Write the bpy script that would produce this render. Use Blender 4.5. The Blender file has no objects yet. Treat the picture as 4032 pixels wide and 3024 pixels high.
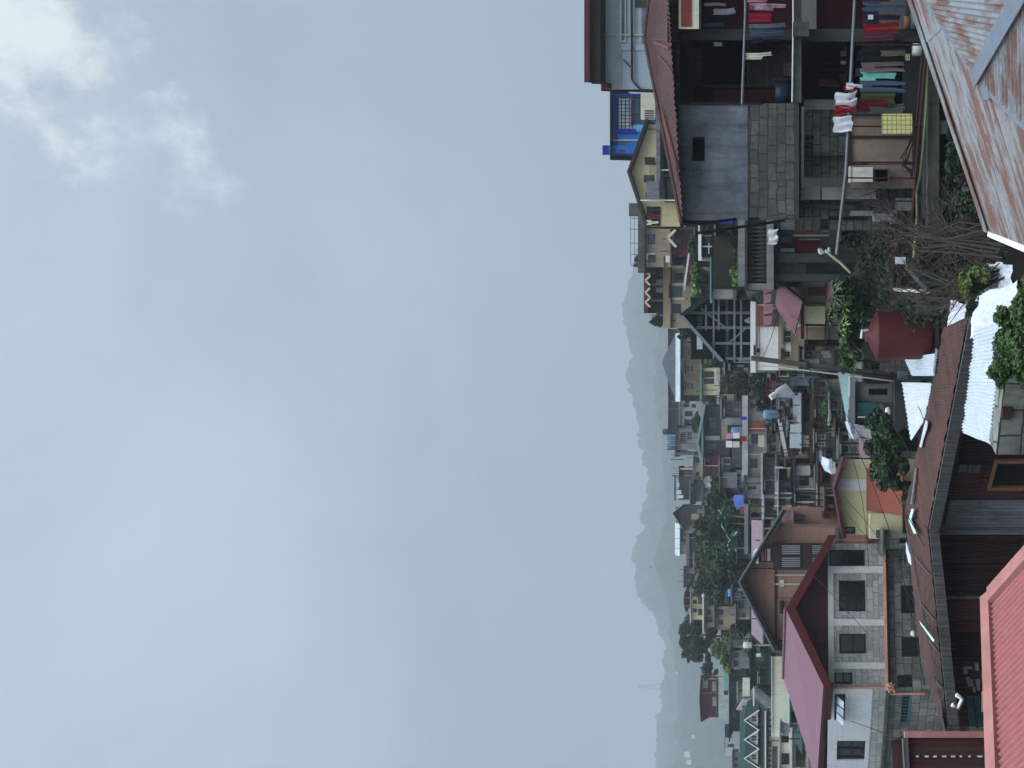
import bpy, math, random
from mathutils import Vector as V, noise as mn
R = random.Random(11)
sc = bpy.context.scene; col = sc.collection
# The camera stands at the world origin, level, looking along +Y and rolled a quarter turn like the photograph.
F, HX, CY = 2912., 3190., 1512.
def P(X, Y, d): return V(((CY-Y)*d/F, d, (HX-X)*d/F))
def L(c): return tuple((v/255/12.92 if v/255 <= .04045 else ((v/255+.055)/1.055)**2.4) for v in c)

# ---------------------------------------------------------------- materials
MATS = {}
class NT:
    def __init__(s, m): s.t = m.node_tree; s.n = s.t.nodes; s.l = s.t.links
    def add(s, ty, ins=None, **kw):
        n = s.n.new(ty)
        for k, v in kw.items(): setattr(n, k, v)
        for k, v in (ins or {}).items():
            if isinstance(v, bpy.types.NodeSocket): s.l.new(v, n.inputs[k])
            else: n.inputs[k].default_value = v
        return n
    def noise(s, vec, scale, detail=4, rough=.6):
        return s.add('ShaderNodeTexNoise', {'Vector': vec, 'Scale': scale, 'Detail': detail, 'Roughness': rough}).outputs['Fac']
    def ramp(s, fac, stops):
        n = s.add('ShaderNodeValToRGB', {'Fac': fac}); r = n.color_ramp
        while len(r.elements) < len(stops): r.elements.new(.5)
        for e, (p, c) in zip(r.elements, stops):
            e.position = p; e.color = (*c, 1) if len(c) == 3 else c
        return n.outputs['Color']
    def mix(s, f, a, b, mode='MIX'):
        n = s.add('ShaderNodeMix', data_type='RGBA', blend_type=mode)
        for i, v in ((0, f), (6, a), (7, b)):
            if isinstance(v, bpy.types.NodeSocket): s.l.new(v, n.inputs[i])
            else: n.inputs[i].default_value = (*v, 1) if isinstance(v, tuple) and len(v) == 3 else v
        return n.outputs[2]
    def mp(s, vec, scale=(1,1,1), loc=(0,0,0)):
        return s.add('ShaderNodeMapping', {'Vector': vec, 'Scale': scale, 'Location': loc}).outputs['Vector']
    def math(s, op, a, b=0.):
        return s.add('ShaderNodeMath', {0: a, 1: b}, operation=op).outputs[0]
def g(v): return (v, v, v)
def mat(name, base, kind='plain', c2=None, rough=.85, amt=.35, rust=.5, size=(.4, .2), spec=.3, bump=.3, freq=13., metal=0., streak=.5):
    """procedural material; UVs are metres on the surface (u level, v up or up the slope)"""
    if name in MATS: return MATS[name]
    m = bpy.data.materials.new(name); m.use_nodes = True
    t = NT(m); b = t.n['Principled BSDF']; MATS[name] = m
    b.inputs['Roughness'].default_value = rough; b.inputs['Specular IOR Level'].default_value = spec; b.inputs['Metallic'].default_value = metal
    base = tuple(v**1.14 for v in L(base)); c2 = tuple(v**1.14 for v in L(c2)) if c2 else tuple(v*.45 for v in base)
    uv = t.add('ShaderNodeUVMap').outputs['UV']; tc = t.add('ShaderNodeTexCoord'); ob = tc.outputs['Object']
    h = None
    big = t.noise(ob, .9, 5, .65); fine = t.noise(ob, 9., 5, .7)
    if kind in ('plain', 'corr', 'siding', 'tile'):
        sv = t.noise(t.mp(uv, (3.2, .35, 1)), 1.6, 5, .65)
        c = t.mix(t.ramp(big, [(.35, g(0)), (.7, g(amt))]), base, c2)
        c = t.mix(t.ramp(sv, [(.5, g(0)), (.78, g(streak))]), c, c2)
        c = t.mix(.5, c, t.ramp(fine, [(.3, g(.72)), (.7, g(1.22))]), 'MULTIPLY')
        h = fine
        if kind == 'corr':
            ru = t.noise(t.mp(uv, (5, .8, 1), (3, 1, 0)), 1.3, 8, .72)
            rb = t.noise(ob, .55, 3, .6)
            f = t.math('ADD', t.math('MULTIPLY', ru, .72), t.math('MULTIPLY', rb, .4))
            c = t.mix(t.ramp(f, [(.66-rust*.2, g(0)), (.74-rust*.2, g(.85))]), c, c2)
            w = t.math('SINE', t.math('MULTIPLY', t.add('ShaderNodeSeparateXYZ', {0: uv}).outputs[0], freq*6.283))
            h = t.math('ADD', t.math('MULTIPLY', w, .5), t.math('MULTIPLY', fine, .2))
        if kind in ('siding', 'tile'):
            sx = t.add('ShaderNodeSeparateXYZ', {0: uv})
            w = t.math('FRACT', t.math('MULTIPLY', sx.outputs[1], freq))
            h = w
            c = t.mix(t.ramp(w, [(.0, g(.55)), (.1, g(0))]), c, c2)
            if kind == 'tile':
                w2 = t.math('SINE', t.math('MULTIPLY', sx.outputs[0], 24.))
                h = t.math('ADD', w, t.math('MULTIPLY', w2, .6))
    elif kind in ('block', 'stone'):
        v = uv
        if kind == 'stone':
            d = t.add('ShaderNodeTexNoise', {'Vector': uv, 'Scale': 2.2, 'Detail': 2}).outputs['Color']
            v = t.mix(.09, uv, d)
        br = t.add('ShaderNodeTexBrick', {'Vector': v, 'Scale': 1., 'Mortar Size': .012, 'Mortar Smooth': .3, 'Bias': 0.,
                   'Brick Width': size[0], 'Row Height': size[1], 'Color1': (*base, 1), 'Color2': (*[x*.62 for x in base], 1), 'Mortar': (*c2, 1)}, offset=.5, squash=.8 if kind == 'stone' else 1., squash_frequency=3)
        c = t.mix(t.ramp(big, [(.38, g(0)), (.72, g(amt))]), br.outputs['Color'], c2)
        sv = t.noise(t.mp(uv, (2.6, .3, 1)), 1.6, 5, .65)
        c = t.mix(t.ramp(sv, [(.52, g(0)), (.8, g(streak))]), c, c2)
        c = t.mix(.7, c, t.ramp(fine, [(.3, g(.6)), (.7, g(1.3))]), 'MULTIPLY')
        h = t.math('SUBTRACT', t.math('MULTIPLY', fine, .5), br.outputs['Fac'])
    elif kind == 'wood':
        gr = t.noise(t.mp(uv, (.8, 14, 1)), 1.5, 6, .6)
        c = t.mix(t.ramp(gr, [(.3, g(0)), (.7, g(1))]), base, c2)
        c = t.mix(t.ramp(big, [(.4, g(0)), (.7, g(amt))]), c, c2); h = gr
    elif kind == 'leaf':
        ln = t.noise(ob, 1.6, 3, .6); l2 = t.noise(ob, 14., 2, .5)
        c = t.mix(t.ramp(ln, [(.3, g(0)), (.68, g(1))]), base, c2)
        c = t.mix(.6, c, t.ramp(l2, [(.25, g(.5)), (.75, g(1.5))]), 'MULTIPLY')
    elif kind == 'cloth':
        c = t.mix(t.ramp(t.noise(ob, 6., 3), [(.4, g(0)), (.65, g(amt))]), base, c2)
    elif kind == 'check':
        ck = t.add('ShaderNodeTexBrick', {'Vector': uv, 'Scale': 1., 'Mortar Size': .008, 'Brick Width': .09, 'Row Height': .09, 'Color1': (*base, 1), 'Color2': (*base, 1), 'Mortar': (*c2, 1)}, offset=0.)
        c = ck.outputs['Color']
    elif kind == 'glass':
        c = t.mix(t.ramp(t.noise(ob, 2.2, 3), [(.4, g(0)), (.7, g(1))]), base, c2)
    elif kind == 'far':
        c = t.mix(t.ramp(t.noise(ob, .06, 4), [(.35, g(0)), (.65, g(1))]), base, c2)
    t.l.new(c, b.inputs['Base Color'])
    if h is not None and bump:
        bp = t.add('ShaderNodeBump', {'Strength': bump, 'Distance': .03, 'Height': h})
        t.l.new(bp.outputs['Normal'], b.inputs['Normal'])
    return m
def mset(*rows):
    for r in rows: mat(r[0], r[1], *r[2:3], **(r[3] if len(r) > 3 else {}))

# ---------------------------------------------------------------- mesh builder
def lean(Y0, Y1):          # plots on this slope fan out: how far a side wall drifts sideways per metre of depth
    return 0. if Y0 < CY < Y1 else (CY-Y1)/F if Y1 <= CY else (CY-Y0)/F
class MB:
    def __init__(s): s.v = []; s.f = []
    def add(s, vs, fs):
        n = len(s.v); s.v += [V(p) for p in vs]; s.f += [tuple(i+n for i in f) for f in fs]; return s
    def quad(s, *p): return s.add(p, [tuple(range(len(p)))])
    def hexa(s, a, b):
        return s.add(list(a)+list(b), [(0,1,2,3),(7,6,5,4),(0,4,5,1),(1,5,6,2),(2,6,7,3),(3,7,4,0)])
    def fb(s, X0, X1, Y0, Y1, d, t):          # box whose front lies level across the view at d metres, t metres deep
        a = [P(X0,Y0,d), P(X0,Y1,d), P(X1,Y1,d), P(X1,Y0,d)]; k = V((lean(Y0,Y1)*t,t,0))
        return s.hexa(a, [p+k for p in a])
    def prism(s, pts, vec):
        n = len(pts); vec = V(vec); q = [V(p)+vec for p in pts]
        return s.add(list(pts)+q, [tuple(range(n)), tuple(range(2*n-1, n-1, -1))]+[(i, n+i, n+(i+1)%n, (i+1)%n) for i in range(n)])
    def tube(s, pts, r, n=6, r1=None):
        pts = [V(p) for p in pts]; vs = []; fs = []; k = len(pts)
        for i, p in enumerate(pts):
            d = (pts[min(i+1,k-1)]-pts[max(i-1,0)]).normalized()
            a = d.cross(V((0,0,1))); a = d.cross(V((1,0,0))) if a.length < .05 else a
            a.normalize(); b = d.cross(a); rr = r if r1 is None else r+(r1-r)*i/(k-1)
            vs += [p+(a*math.cos(2*math.pi*j/n)+b*math.sin(2*math.pi*j/n))*rr for j in range(n)]
        for i in range(k-1): fs += [(i*n+j, i*n+(j+1)%n, (i+1)*n+(j+1)%n, (i+1)*n+j) for j in range(n)]
        fs += [tuple(range(n-1,-1,-1)), tuple(range((k-1)*n, k*n))]
        return s.add(vs, fs)
    def beam(s, p, q, w, h=None):             # square bar
        p, q = V(p), V(q); h = h or w; d = (q-p).normalized(); a = d.cross(V((0,0,1)))
        if a.length < .05: a = V((1,0,0))
        a.normalize(); b = d.cross(a)
        o = [a*w/2+b*h/2, -a*w/2+b*h/2, -a*w/2-b*h/2, a*w/2-b*h/2]
        return s.hexa([p+x for x in o], [q+x for x in o])
    def lathe(s, prof, c, n=20):
        c = V(c); vs = [c+V((r*math.cos(2*math.pi*j/n), r*math.sin(2*math.pi*j/n), z)) for r, z in prof for j in range(n)]
        return s.add(vs, [(i*n+j, i*n+(j+1)%n, (i+1)*n+(j+1)%n, (i+1)*n+j) for i in range(len(prof)-1) for j in range(n)])
    def corr(s, a, b, c, d, n, amp, seg=6, along=1, wob=0., dents=0.):
        """wavy sheet a,b,c,d; the ribs run from a-b to d-c"""
        a, b, c, d = map(V, (a, b, c, d)); nr = (b-a).cross(d-a).normalized()
        if nr.z < 0: nr = -nr
        m = n*seg; vs = []; fs = []; ph = R.random()*9
        for j in range(along+1):
            for i in range(m+1):
                u, w = i/m, j/along; p = (a*(1-u)+b*u)*(1-w)+(d*(1-u)+c*u)*w
                o = amp*math.sin(i/seg*2*math.pi)
                if wob: o += wob*mn.noise(V((u*n*.35+ph, w*along*.6, 3)))
                vs.append(p+nr*o)
        fs = [(j*(m+1)+i, j*(m+1)+i+1, (j+1)*(m+1)+i+1, (j+1)*(m+1)+i) for j in range(along) for i in range(m)]
        return s.add(vs, fs)
    def build(s, name, m, parent=None, smooth=False, uvf=None):
        me = bpy.data.meshes.new(name); o0 = parent_loc(parent) if parent else V((0,0,0))
        me.from_pydata([tuple(p-o0) for p in s.v], [], s.f)
        uvl = me.uv_layers.new(name='UVMap'); uv = [0.]*(2*len(me.loops)); vs = s.v
        for poly in me.polygons:
            n = poly.normal
            if n.z < 0: n = -n
            u = V((0,0,1)).cross(n)
            if abs(n.z) > .985 or u.length < 1e-4: u = V((1,0,0)); w = V((0,1,0))
            else: u.normalize(); w = n.cross(u)
            if uvf: u, w = uvf
            for li in poly.loop_indices:
                p = vs[me.loops[li].vertex_index]; uv[2*li] = p.dot(u); uv[2*li+1] = p.dot(w)
        uvl.data.foreach_set('uv', uv)
        if smooth: me.polygons.foreach_set('use_smooth', [True]*len(me.polygons))
        me.materials.append(MATS[m] if isinstance(m, str) else m)
        o = bpy.data.objects.new(name, me); col.objects.link(o)
        if parent: o.parent = parent
        return o
Z = V((0,0,1))
def parent_loc(p):
    r = V((0,0,0))
    while p: r = r+p.location; p = p.parent
    return r
def tag(o, label, cat, group=None):
    o['label'] = label; o['category'] = cat
    if group: o['group'] = group
    return o
def T(name, label, cat, loc, group=None):
    o = bpy.data.objects.new(name, None); o.empty_display_size = .2; col.objects.link(o); o.location = loc
    return tag(o, label, cat, group)
def kind(o, k): o['kind'] = k; return o

# ---------------------------------------------------------------- walls, windows, houses
class Wall:
    """vertical plane through two picture columns at two distances; X rows are heights measured at distance dr"""
    def __init__(s, Y0, d0, Y1, d1, dr=None):
        a, b = P(0,Y0,d0), P(0,Y1,d1); s.a = V((a.x,a.y)); s.b = V((b.x,b.y)); s.dr = dr or d0
        e = (s.b-s.a).normalized(); n = V((-e.y, e.x)); s.n = n if n.y < 0 else -n; s.N = V((s.n.x, s.n.y, 0))
    def pt(s, X, Y, off=0.):
        k = (CY-Y)/F; e = s.b-s.a
        t = (k*s.a.y-s.a.x)/(e.x-k*e.y); q = s.a+e*t+s.n*off
        return V((q.x, q.y, (HX-X)*s.dr/F))
    def box(s, mb, X0, X1, Y0, Y1, o0, o1):   # from o0 (back) to o1 (front)
        c = [(X0,Y0),(X0,Y1),(X1,Y1),(X1,Y0)]
        k = (V((lean(Y0,Y1),1,0)) if abs(s.n.x) < .2 else -s.N)*(o1-o0)
        mb.hexa([s.pt(x,y,o1) for x,y in c], [s.pt(x,y,o1)+k for x,y in c])
    def holed(s, mb, X0, X1, Y0, Y1, holes, dep=.14):
        xs = sorted({X0,X1,*[min(max(v,X0),X1) for h in holes for v in h[:2]]}); ys = sorted({Y0,Y1,*[min(max(v,Y0),Y1) for h in holes for v in h[2:4]]})
        for i in range(len(xs)-1):
            for j in range(len(ys)-1):
                cx, cy = (xs[i]+xs[i+1])/2, (ys[j]+ys[j+1])/2
                if any(h[0] < cx < h[1] and h[2] < cy < h[3] for h in holes): continue
                mb.quad(s.pt(xs[i],ys[j]), s.pt(xs[i],ys[j+1]), s.pt(xs[i+1],ys[j+1]), s.pt(xs[i+1],ys[j]))
        for h in holes:
            c = [(h[0],h[2]),(h[0],h[3]),(h[1],h[3]),(h[1],h[2])]
            for k in range(4):
                a, b = c[k], c[(k+1)%4]
                mb.quad(s.pt(*a), s.pt(*b), s.pt(*b, -dep), s.pt(*a, -dep))
def window(par, W, X0, X1, Y0, Y1, nx=1, ny=1, fm='frame_dark', gm='glass', dep=.12, fr=.045, name='window', sill=None):
    """nx panes across, ny panes high"""
    px = fr*F/W.dr; mb = MB(); f0, f1 = -dep+.004, -dep+.06
    W.box(mb, X0, X0+px, Y0, Y1, f0, f1); W.box(mb, X1-px, X1, Y0, Y1, f0, f1)
    W.box(mb, X0+px, X1-px, Y0, Y0+px, f0, f1); W.box(mb, X0+px, X1-px, Y1-px, Y1, f0, f1)
    for i in range(1, nx):
        y = Y0+(Y1-Y0)*i/nx; W.box(mb, X0+px, X1-px, y-px*.4, y+px*.4, f0, f1-.01)
    for i in range(1, ny):
        x = X0+(X1-X0)*i/ny; W.box(mb, x-px*.4, x+px*.4, Y0+px, Y1-px, f0, f1-.014)
    w = mb.build(name, fm, par)
    c = [(X0,Y0),(X0,Y1),(X1,Y1),(X1,Y0)]
    MB().hexa([W.pt(x,y,-dep+.012) for x,y in c], [W.pt(x,y,-dep-.01) for x,y in c]).build('pane', gm, w)
    if sill:
        mb = MB(); W.box(mb, X1, X1+px*1.6, Y0-px, Y1+px, -dep, .05); mb.build('sill', sill, w)
    return w
def slab(mb, pts, th):                        # thick roof plane
    n = (pts[1]-pts[0]).cross(pts[2]-pts[0]).normalized()
    if n.z < 0: n = -n
    mb.prism(pts, -n*th)
def weather(o, W, X0, X1, Y0, Y1, wins, d, wm):
    """the small things every house here has: window hoods, patches of other cement, a downpipe, rods on the roof"""
    q = random.Random(int(X0*7+Y0)); px = F/d; w, h = Y1-Y0, min(X1-X0, 3.2*px)
    if w < 26: return
    for wd in wins:
        if q.random() < .6:
            mb = MB(); W.box(mb, wd[0]-.12*px, wd[0]-.05*px, wd[2]-.12*px, wd[3]+.12*px, -.05, q.uniform(.2,.4)); mb.build('window_hood', q.choice(['concrete','rust_old','galv_grey','concrete_dark']), o)
    free = lambda a, b, c, e: not any(wd[0] < b+2 and wd[1] > a-2 and wd[2] < e+2 and wd[3] > c-2 for wd in wins)
    for i in range(3):
        a, c = X0+q.uniform(.05,.7)*h, Y0+q.uniform(0,.7)*w; b, e = a+q.uniform(.15,.4)*h, c+q.uniform(.15,.35)*w
        if e < Y1-1 and free(a, b, c, e):
            mb = MB(); W.box(mb, a, b, c, e, 0, .012+.004*i); mb.build('cement_patch', q.choice(['concrete','concrete_dark','concrete_mossy','chb_grey','beige_wall']), o)
    for i in range(2):
        y = Y0+q.uniform(.03,.97)*w
        if free(X0, X1, y-2, y+2): mb = MB(); mb.tube([W.pt(X0+2, y, .06), W.pt(X0+h, y+q.uniform(-1,1), .06)], .04, 5); mb.build('downpipe', q.choice(['pvc','steel_dark','steel']), o)
    if q.random() < .5:
        for i in range(3): y = Y0+w*(.15+.35*i); mb = MB(); mb.tube([W.pt(X0, y, -.4), W.pt(X0-q.uniform(.4,1.)*px, y+q.uniform(-1,1), -.4)], .03, 4); mb.build('roof_rod', 'steel_dark', o)
    mb = MB(); y = Y0+w*q.uniform(.1,.7); W.box(mb, X0+h*.86, X0+h*.92, Y0, Y1, 0, .05+.1*q.random()); mb.build('floor_band', q.choice(['concrete','concrete_dark','concrete_mossy']), o)
def house(name, label, cat, Y0, Y1, X0, X1, d, t, wm, wins=(), roof=None, rm=None, yaw=0., group=None, fm='frame_dark', gm='glass', sill=None, trim=None):
    """house front between picture columns Y0..Y1 and rows X0 (top)..X1 (foot), d metres away, t metres deep"""
    W = Wall(Y0, d, Y1, d+yaw, d); base = W.pt(X1, (Y0+Y1)/2)
    o = T(name, label, cat, base, group); mb = MB(); N = W.N
    W.holed(mb, X0, X1, Y0, Y1, wins)
    A, B, C, D = W.pt(X0,Y0), W.pt(X0,Y1), W.pt(X1,Y1), W.pt(X1,Y0); k = V((lean(Y0,Y1)*t, t, 0))
    mb.quad(A, A+k, D+k, D); mb.quad(B, C, C+k, B+k); mb.quad(A+k, B+k, C+k, D+k)
    if not (roof and roof[0] == 'gf'): mb.quad(A, B, B+k, A+k)
    m = d/F
    if roof and roof[0] == 'gf':
        G = W.pt(roof[1], roof[2]); mb.quad(A, G, B); mb.quad(A+k, B+k, G+k)
    mb.build('wall', wm, o)
    for w in wins:
        nx, ny = (w[4], w[5]) if len(w) > 5 else (1, 1)
        window(o, W, *w[:4], nx=nx, ny=ny, fm=w[6] if len(w) > 6 else fm, gm=w[7] if len(w) > 7 else gm, sill=sill)
    if roof:
        r = MB(); ty = roof[0]; Z = V((0,0,1))
        if ty == 'flat':
            th, ov = roof[1]*m, roof[2]; e = (B-A).normalized()
            f = [A+N*ov-e*ov, B+N*ov+e*ov, B+k-N*ov+e*ov, A+k-N*ov-e*ov]
            r.prism([p+Z*.003 for p in f], Z*th)
        elif ty == 'shed':
            rise, ov = roof[1]*m, roof[2]; e = (B-A).normalized()
            slab(r, [A+N*ov-e*ov+Z*.06, B+N*ov+e*ov+Z*.06, B+k+e*ov+Z*(rise+.06), A+k-e*ov+Z*(rise+.06)], .06)
        elif ty == 'gs':
            rise, ov = roof[1]*m, roof[2]; e = (B-A).normalized(); dz = rise*ov/(t/2)
            a, b = A+N*ov-e*ov+Z*(.05-dz), B+N*ov+e*ov+Z*(.05-dz); p, q = A+k/2-e*ov+Z*(rise+.05), B+k/2+e*ov+Z*(rise+.05)
            slab(r, [a, b, q, p], .07); bk = k-N*ov*2
            slab(r, [a+bk, p, q, b+bk], .07)
            mb2 = MB().quad(A, A+k, A+k/2+Z*rise).quad(B, B+k, B+k/2+Z*rise); mb2.build('gable_end', wm, o)
        elif ty == 'gf':
            ov = roof[3]*m; fw = roof[4]; th = roof[5] if len(roof) > 5 else .1
            for Q in (A, B):
                dv = (Q-G).normalized(); E = Q+dv*ov
                up = Z*.05; slab(r, [G+N*fw+up, E+N*fw+up, E+k+up, G+k+up], th)
        elif ty == 'hip':
            rise, ins, ov = roof[1]*m, roof[2]*m, roof[3]; e = (B-A).normalized()
            a, b = A+N*ov-e*ov, B+N*ov+e*ov; c, dd = B+k-N*ov+e*ov, A+k-N*ov-e*ov
            p, q = A+k/2+e*ins+Z*rise, B+k/2-e*ins+Z*rise
            r.add([a,b,c,dd,p,q], [(0,1,5,4),(1,2,5),(2,3,4,5),(3,0,4)])
            r.prism([a-Z*.08,b-Z*.08,c-Z*.08,dd-Z*.08], Z*.078)
        r.build('roof', rm or 'roof_grey', o)
    if 28 < d < 100: weather(o, W, X0, X1, Y0, Y1, wins, d, wm)
    return o, W

# ---------------------------------------------------------------- plants
def leaf_cloud(mb, c, r, n, size, clumps=14, flat=.6, seed=1, shell=.5):
    q = random.Random(seed); cs = []
    for i in range(clumps):
        while True:
            v = V((q.uniform(-1,1), q.uniform(-1,1), q.uniform(-1,1)))
            if .15 < v.length < 1: break
        v = v*((shell+(1-shell)*q.random())/max(v.length,.3)); v = v if v.length < 1 else v.normalized()
        cs.append((V((v.x*r[0], v.y*r[1], v.z*r[2])), q.uniform(.22,.45)))
    vs, fs = mb.v, mb.f; c = V(c)
    for i in range(n):
        b, cr = cs[i % clumps]
        w = V((q.gauss(0,1), q.gauss(0,1), q.gauss(0,1))); w.normalize(); rr = q.random()**.45
        p = c+b+V((w.x*r[0]*cr*rr, w.y*r[1]*cr*rr, w.z*r[2]*cr*rr*.9))
        a = V((q.gauss(0,1), q.gauss(0,1), q.gauss(0,.7))).normalized(); nr = (w+V((0,0,.5))+V((q.gauss(0,.6), q.gauss(0,.6), q.gauss(0,.6)))).normalized()
        bb = a.cross(nr)
        if bb.length < .1: continue
        bb.normalize(); l = size*q.uniform(.6,1.3); n0 = len(vs)
        vs += [p-a*l*.5, p+bb*l*.28+nr*l*.06, p+a*l*.5-nr*l*.1, p-bb*l*.28+nr*l*.06]
        fs.append((n0, n0+1, n0+2, n0+3))
def tree(name, label, X, Y, rx, rz, d, n, size, foot, lm='leaf_dark', group=None, clumps=16, ry=None, cat='tree', seed=1, subs=()):
    """crown centred on picture point X,Y; rx across and rz up in picture pixels; foot is the row of the trunk's base"""
    m = d/F; c = P(X, Y, d); base = P(foot, Y, d); q = random.Random(seed)
    o = T(name, label, cat, base, group); mb = MB()
    leaf_cloud(mb, c, (rx*m, (ry or rx*m), rz*m), n, size, clumps, seed=seed)
    for sx, sy, srx, srz, sn in subs: leaf_cloud(mb, P(sx,sy,d), (srx*m, srx*m, srz*m), sn, size, max(4, clumps//2), seed=seed+int(sx))
    mb.build('crown', lm, o); t = MB()
    h = max((c-base).z, .5); tr = max(.05, .035*h); top = c+V((0,0,rz*m*.2))
    t.tube([base-V((0,0,.4)), base*.6+c*.4+V((q.uniform(-.1,.1)*h,0,0)), top], tr, 7, tr*.35)
    for i in range(6):
        s = base*.45+c*.55; s = s+(top-s)*q.random()*.5; e = c+V((q.uniform(-.8,.8)*rx*m, q.uniform(-.7,.7)*rx*m, q.uniform(-.4,.7)*rz*m))
        t.tube([s, s*.5+e*.5+V((0,0,.08*h)), e], tr*.4, 5, tr*.1)
    t.build('trunk', 'bark', o); return o
def cable(pts, sag=.1, r=.008, n=8):
    """points of hanging cables between poles"""
    mb = MB()
    for a, b in zip(pts[:-1], pts[1:]):
        a, b = V(a), V(b)
        mb.tube([a*(1-i/n)+b*(i/n)-V((0,0,4*sag*(i/n)*(1-i/n))) for i in range(n+1)], r, 4)
    return mb
def cloth(kd, X0, X1, Y0, Y1, d, m, label, name='towel', cat='laundry', group='laundry hung on the lines', fold=.02, seed=0):
    """hanging garment between rows X0..X1 and columns Y0..Y1"""
    nx, nz = 16, 14; q = random.Random(seed+int(X0+Y0)); ph = q.random()*6; o0 = P(X0, (Y0+Y1)/2, d); mb = MB(); s = d/F
    def keep(u, v):
        if kd == 'shirt': return not (v > .42 and (u < .22 or u > .78)) and not (v < .07 and .4 < u < .6)
        if kd == 'pants': return not (v > .3 and abs(u-.5) < .05+.05*v)
        if kd == 'lop': return not (v > .55+.25*math.sin(ph) and u > .55)
        return True
    idx = {}
    for j in range(nz+1):
        for i in range(nx+1):
            u, v = i/nx, j/nz; w = (Y1-Y0)
            uu = u
            if kd == 'shirt' and v > .42: uu = u+(.5-u)*.06*v
            p = P(X0+(X1-X0)*v+ (3 if kd != 'panel' else 0)*math.sin(u*9+ph), Y0+w*uu, d)
            p.y += fold*math.sin(u*13+ph+v*1.3)*(.3+v)+.012*mn.noise(V((u*5,v*5,ph)))
            p.x += .6*fold*math.sin(v*5+ph)*v
            idx[i,j] = len(mb.v); mb.v.append(p)
    for j in range(nz):
        for i in range(nx):
            if keep((i+.5)/nx, (j+.5)/nz): mb.f.append((idx[i,j], idx[i+1,j], idx[i+1,j+1], idx[i,j+1]))
    o = mb.build(name, m, None, True, (V((1,0,0)), Z)); return tag(o, label, cat, group)
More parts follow.
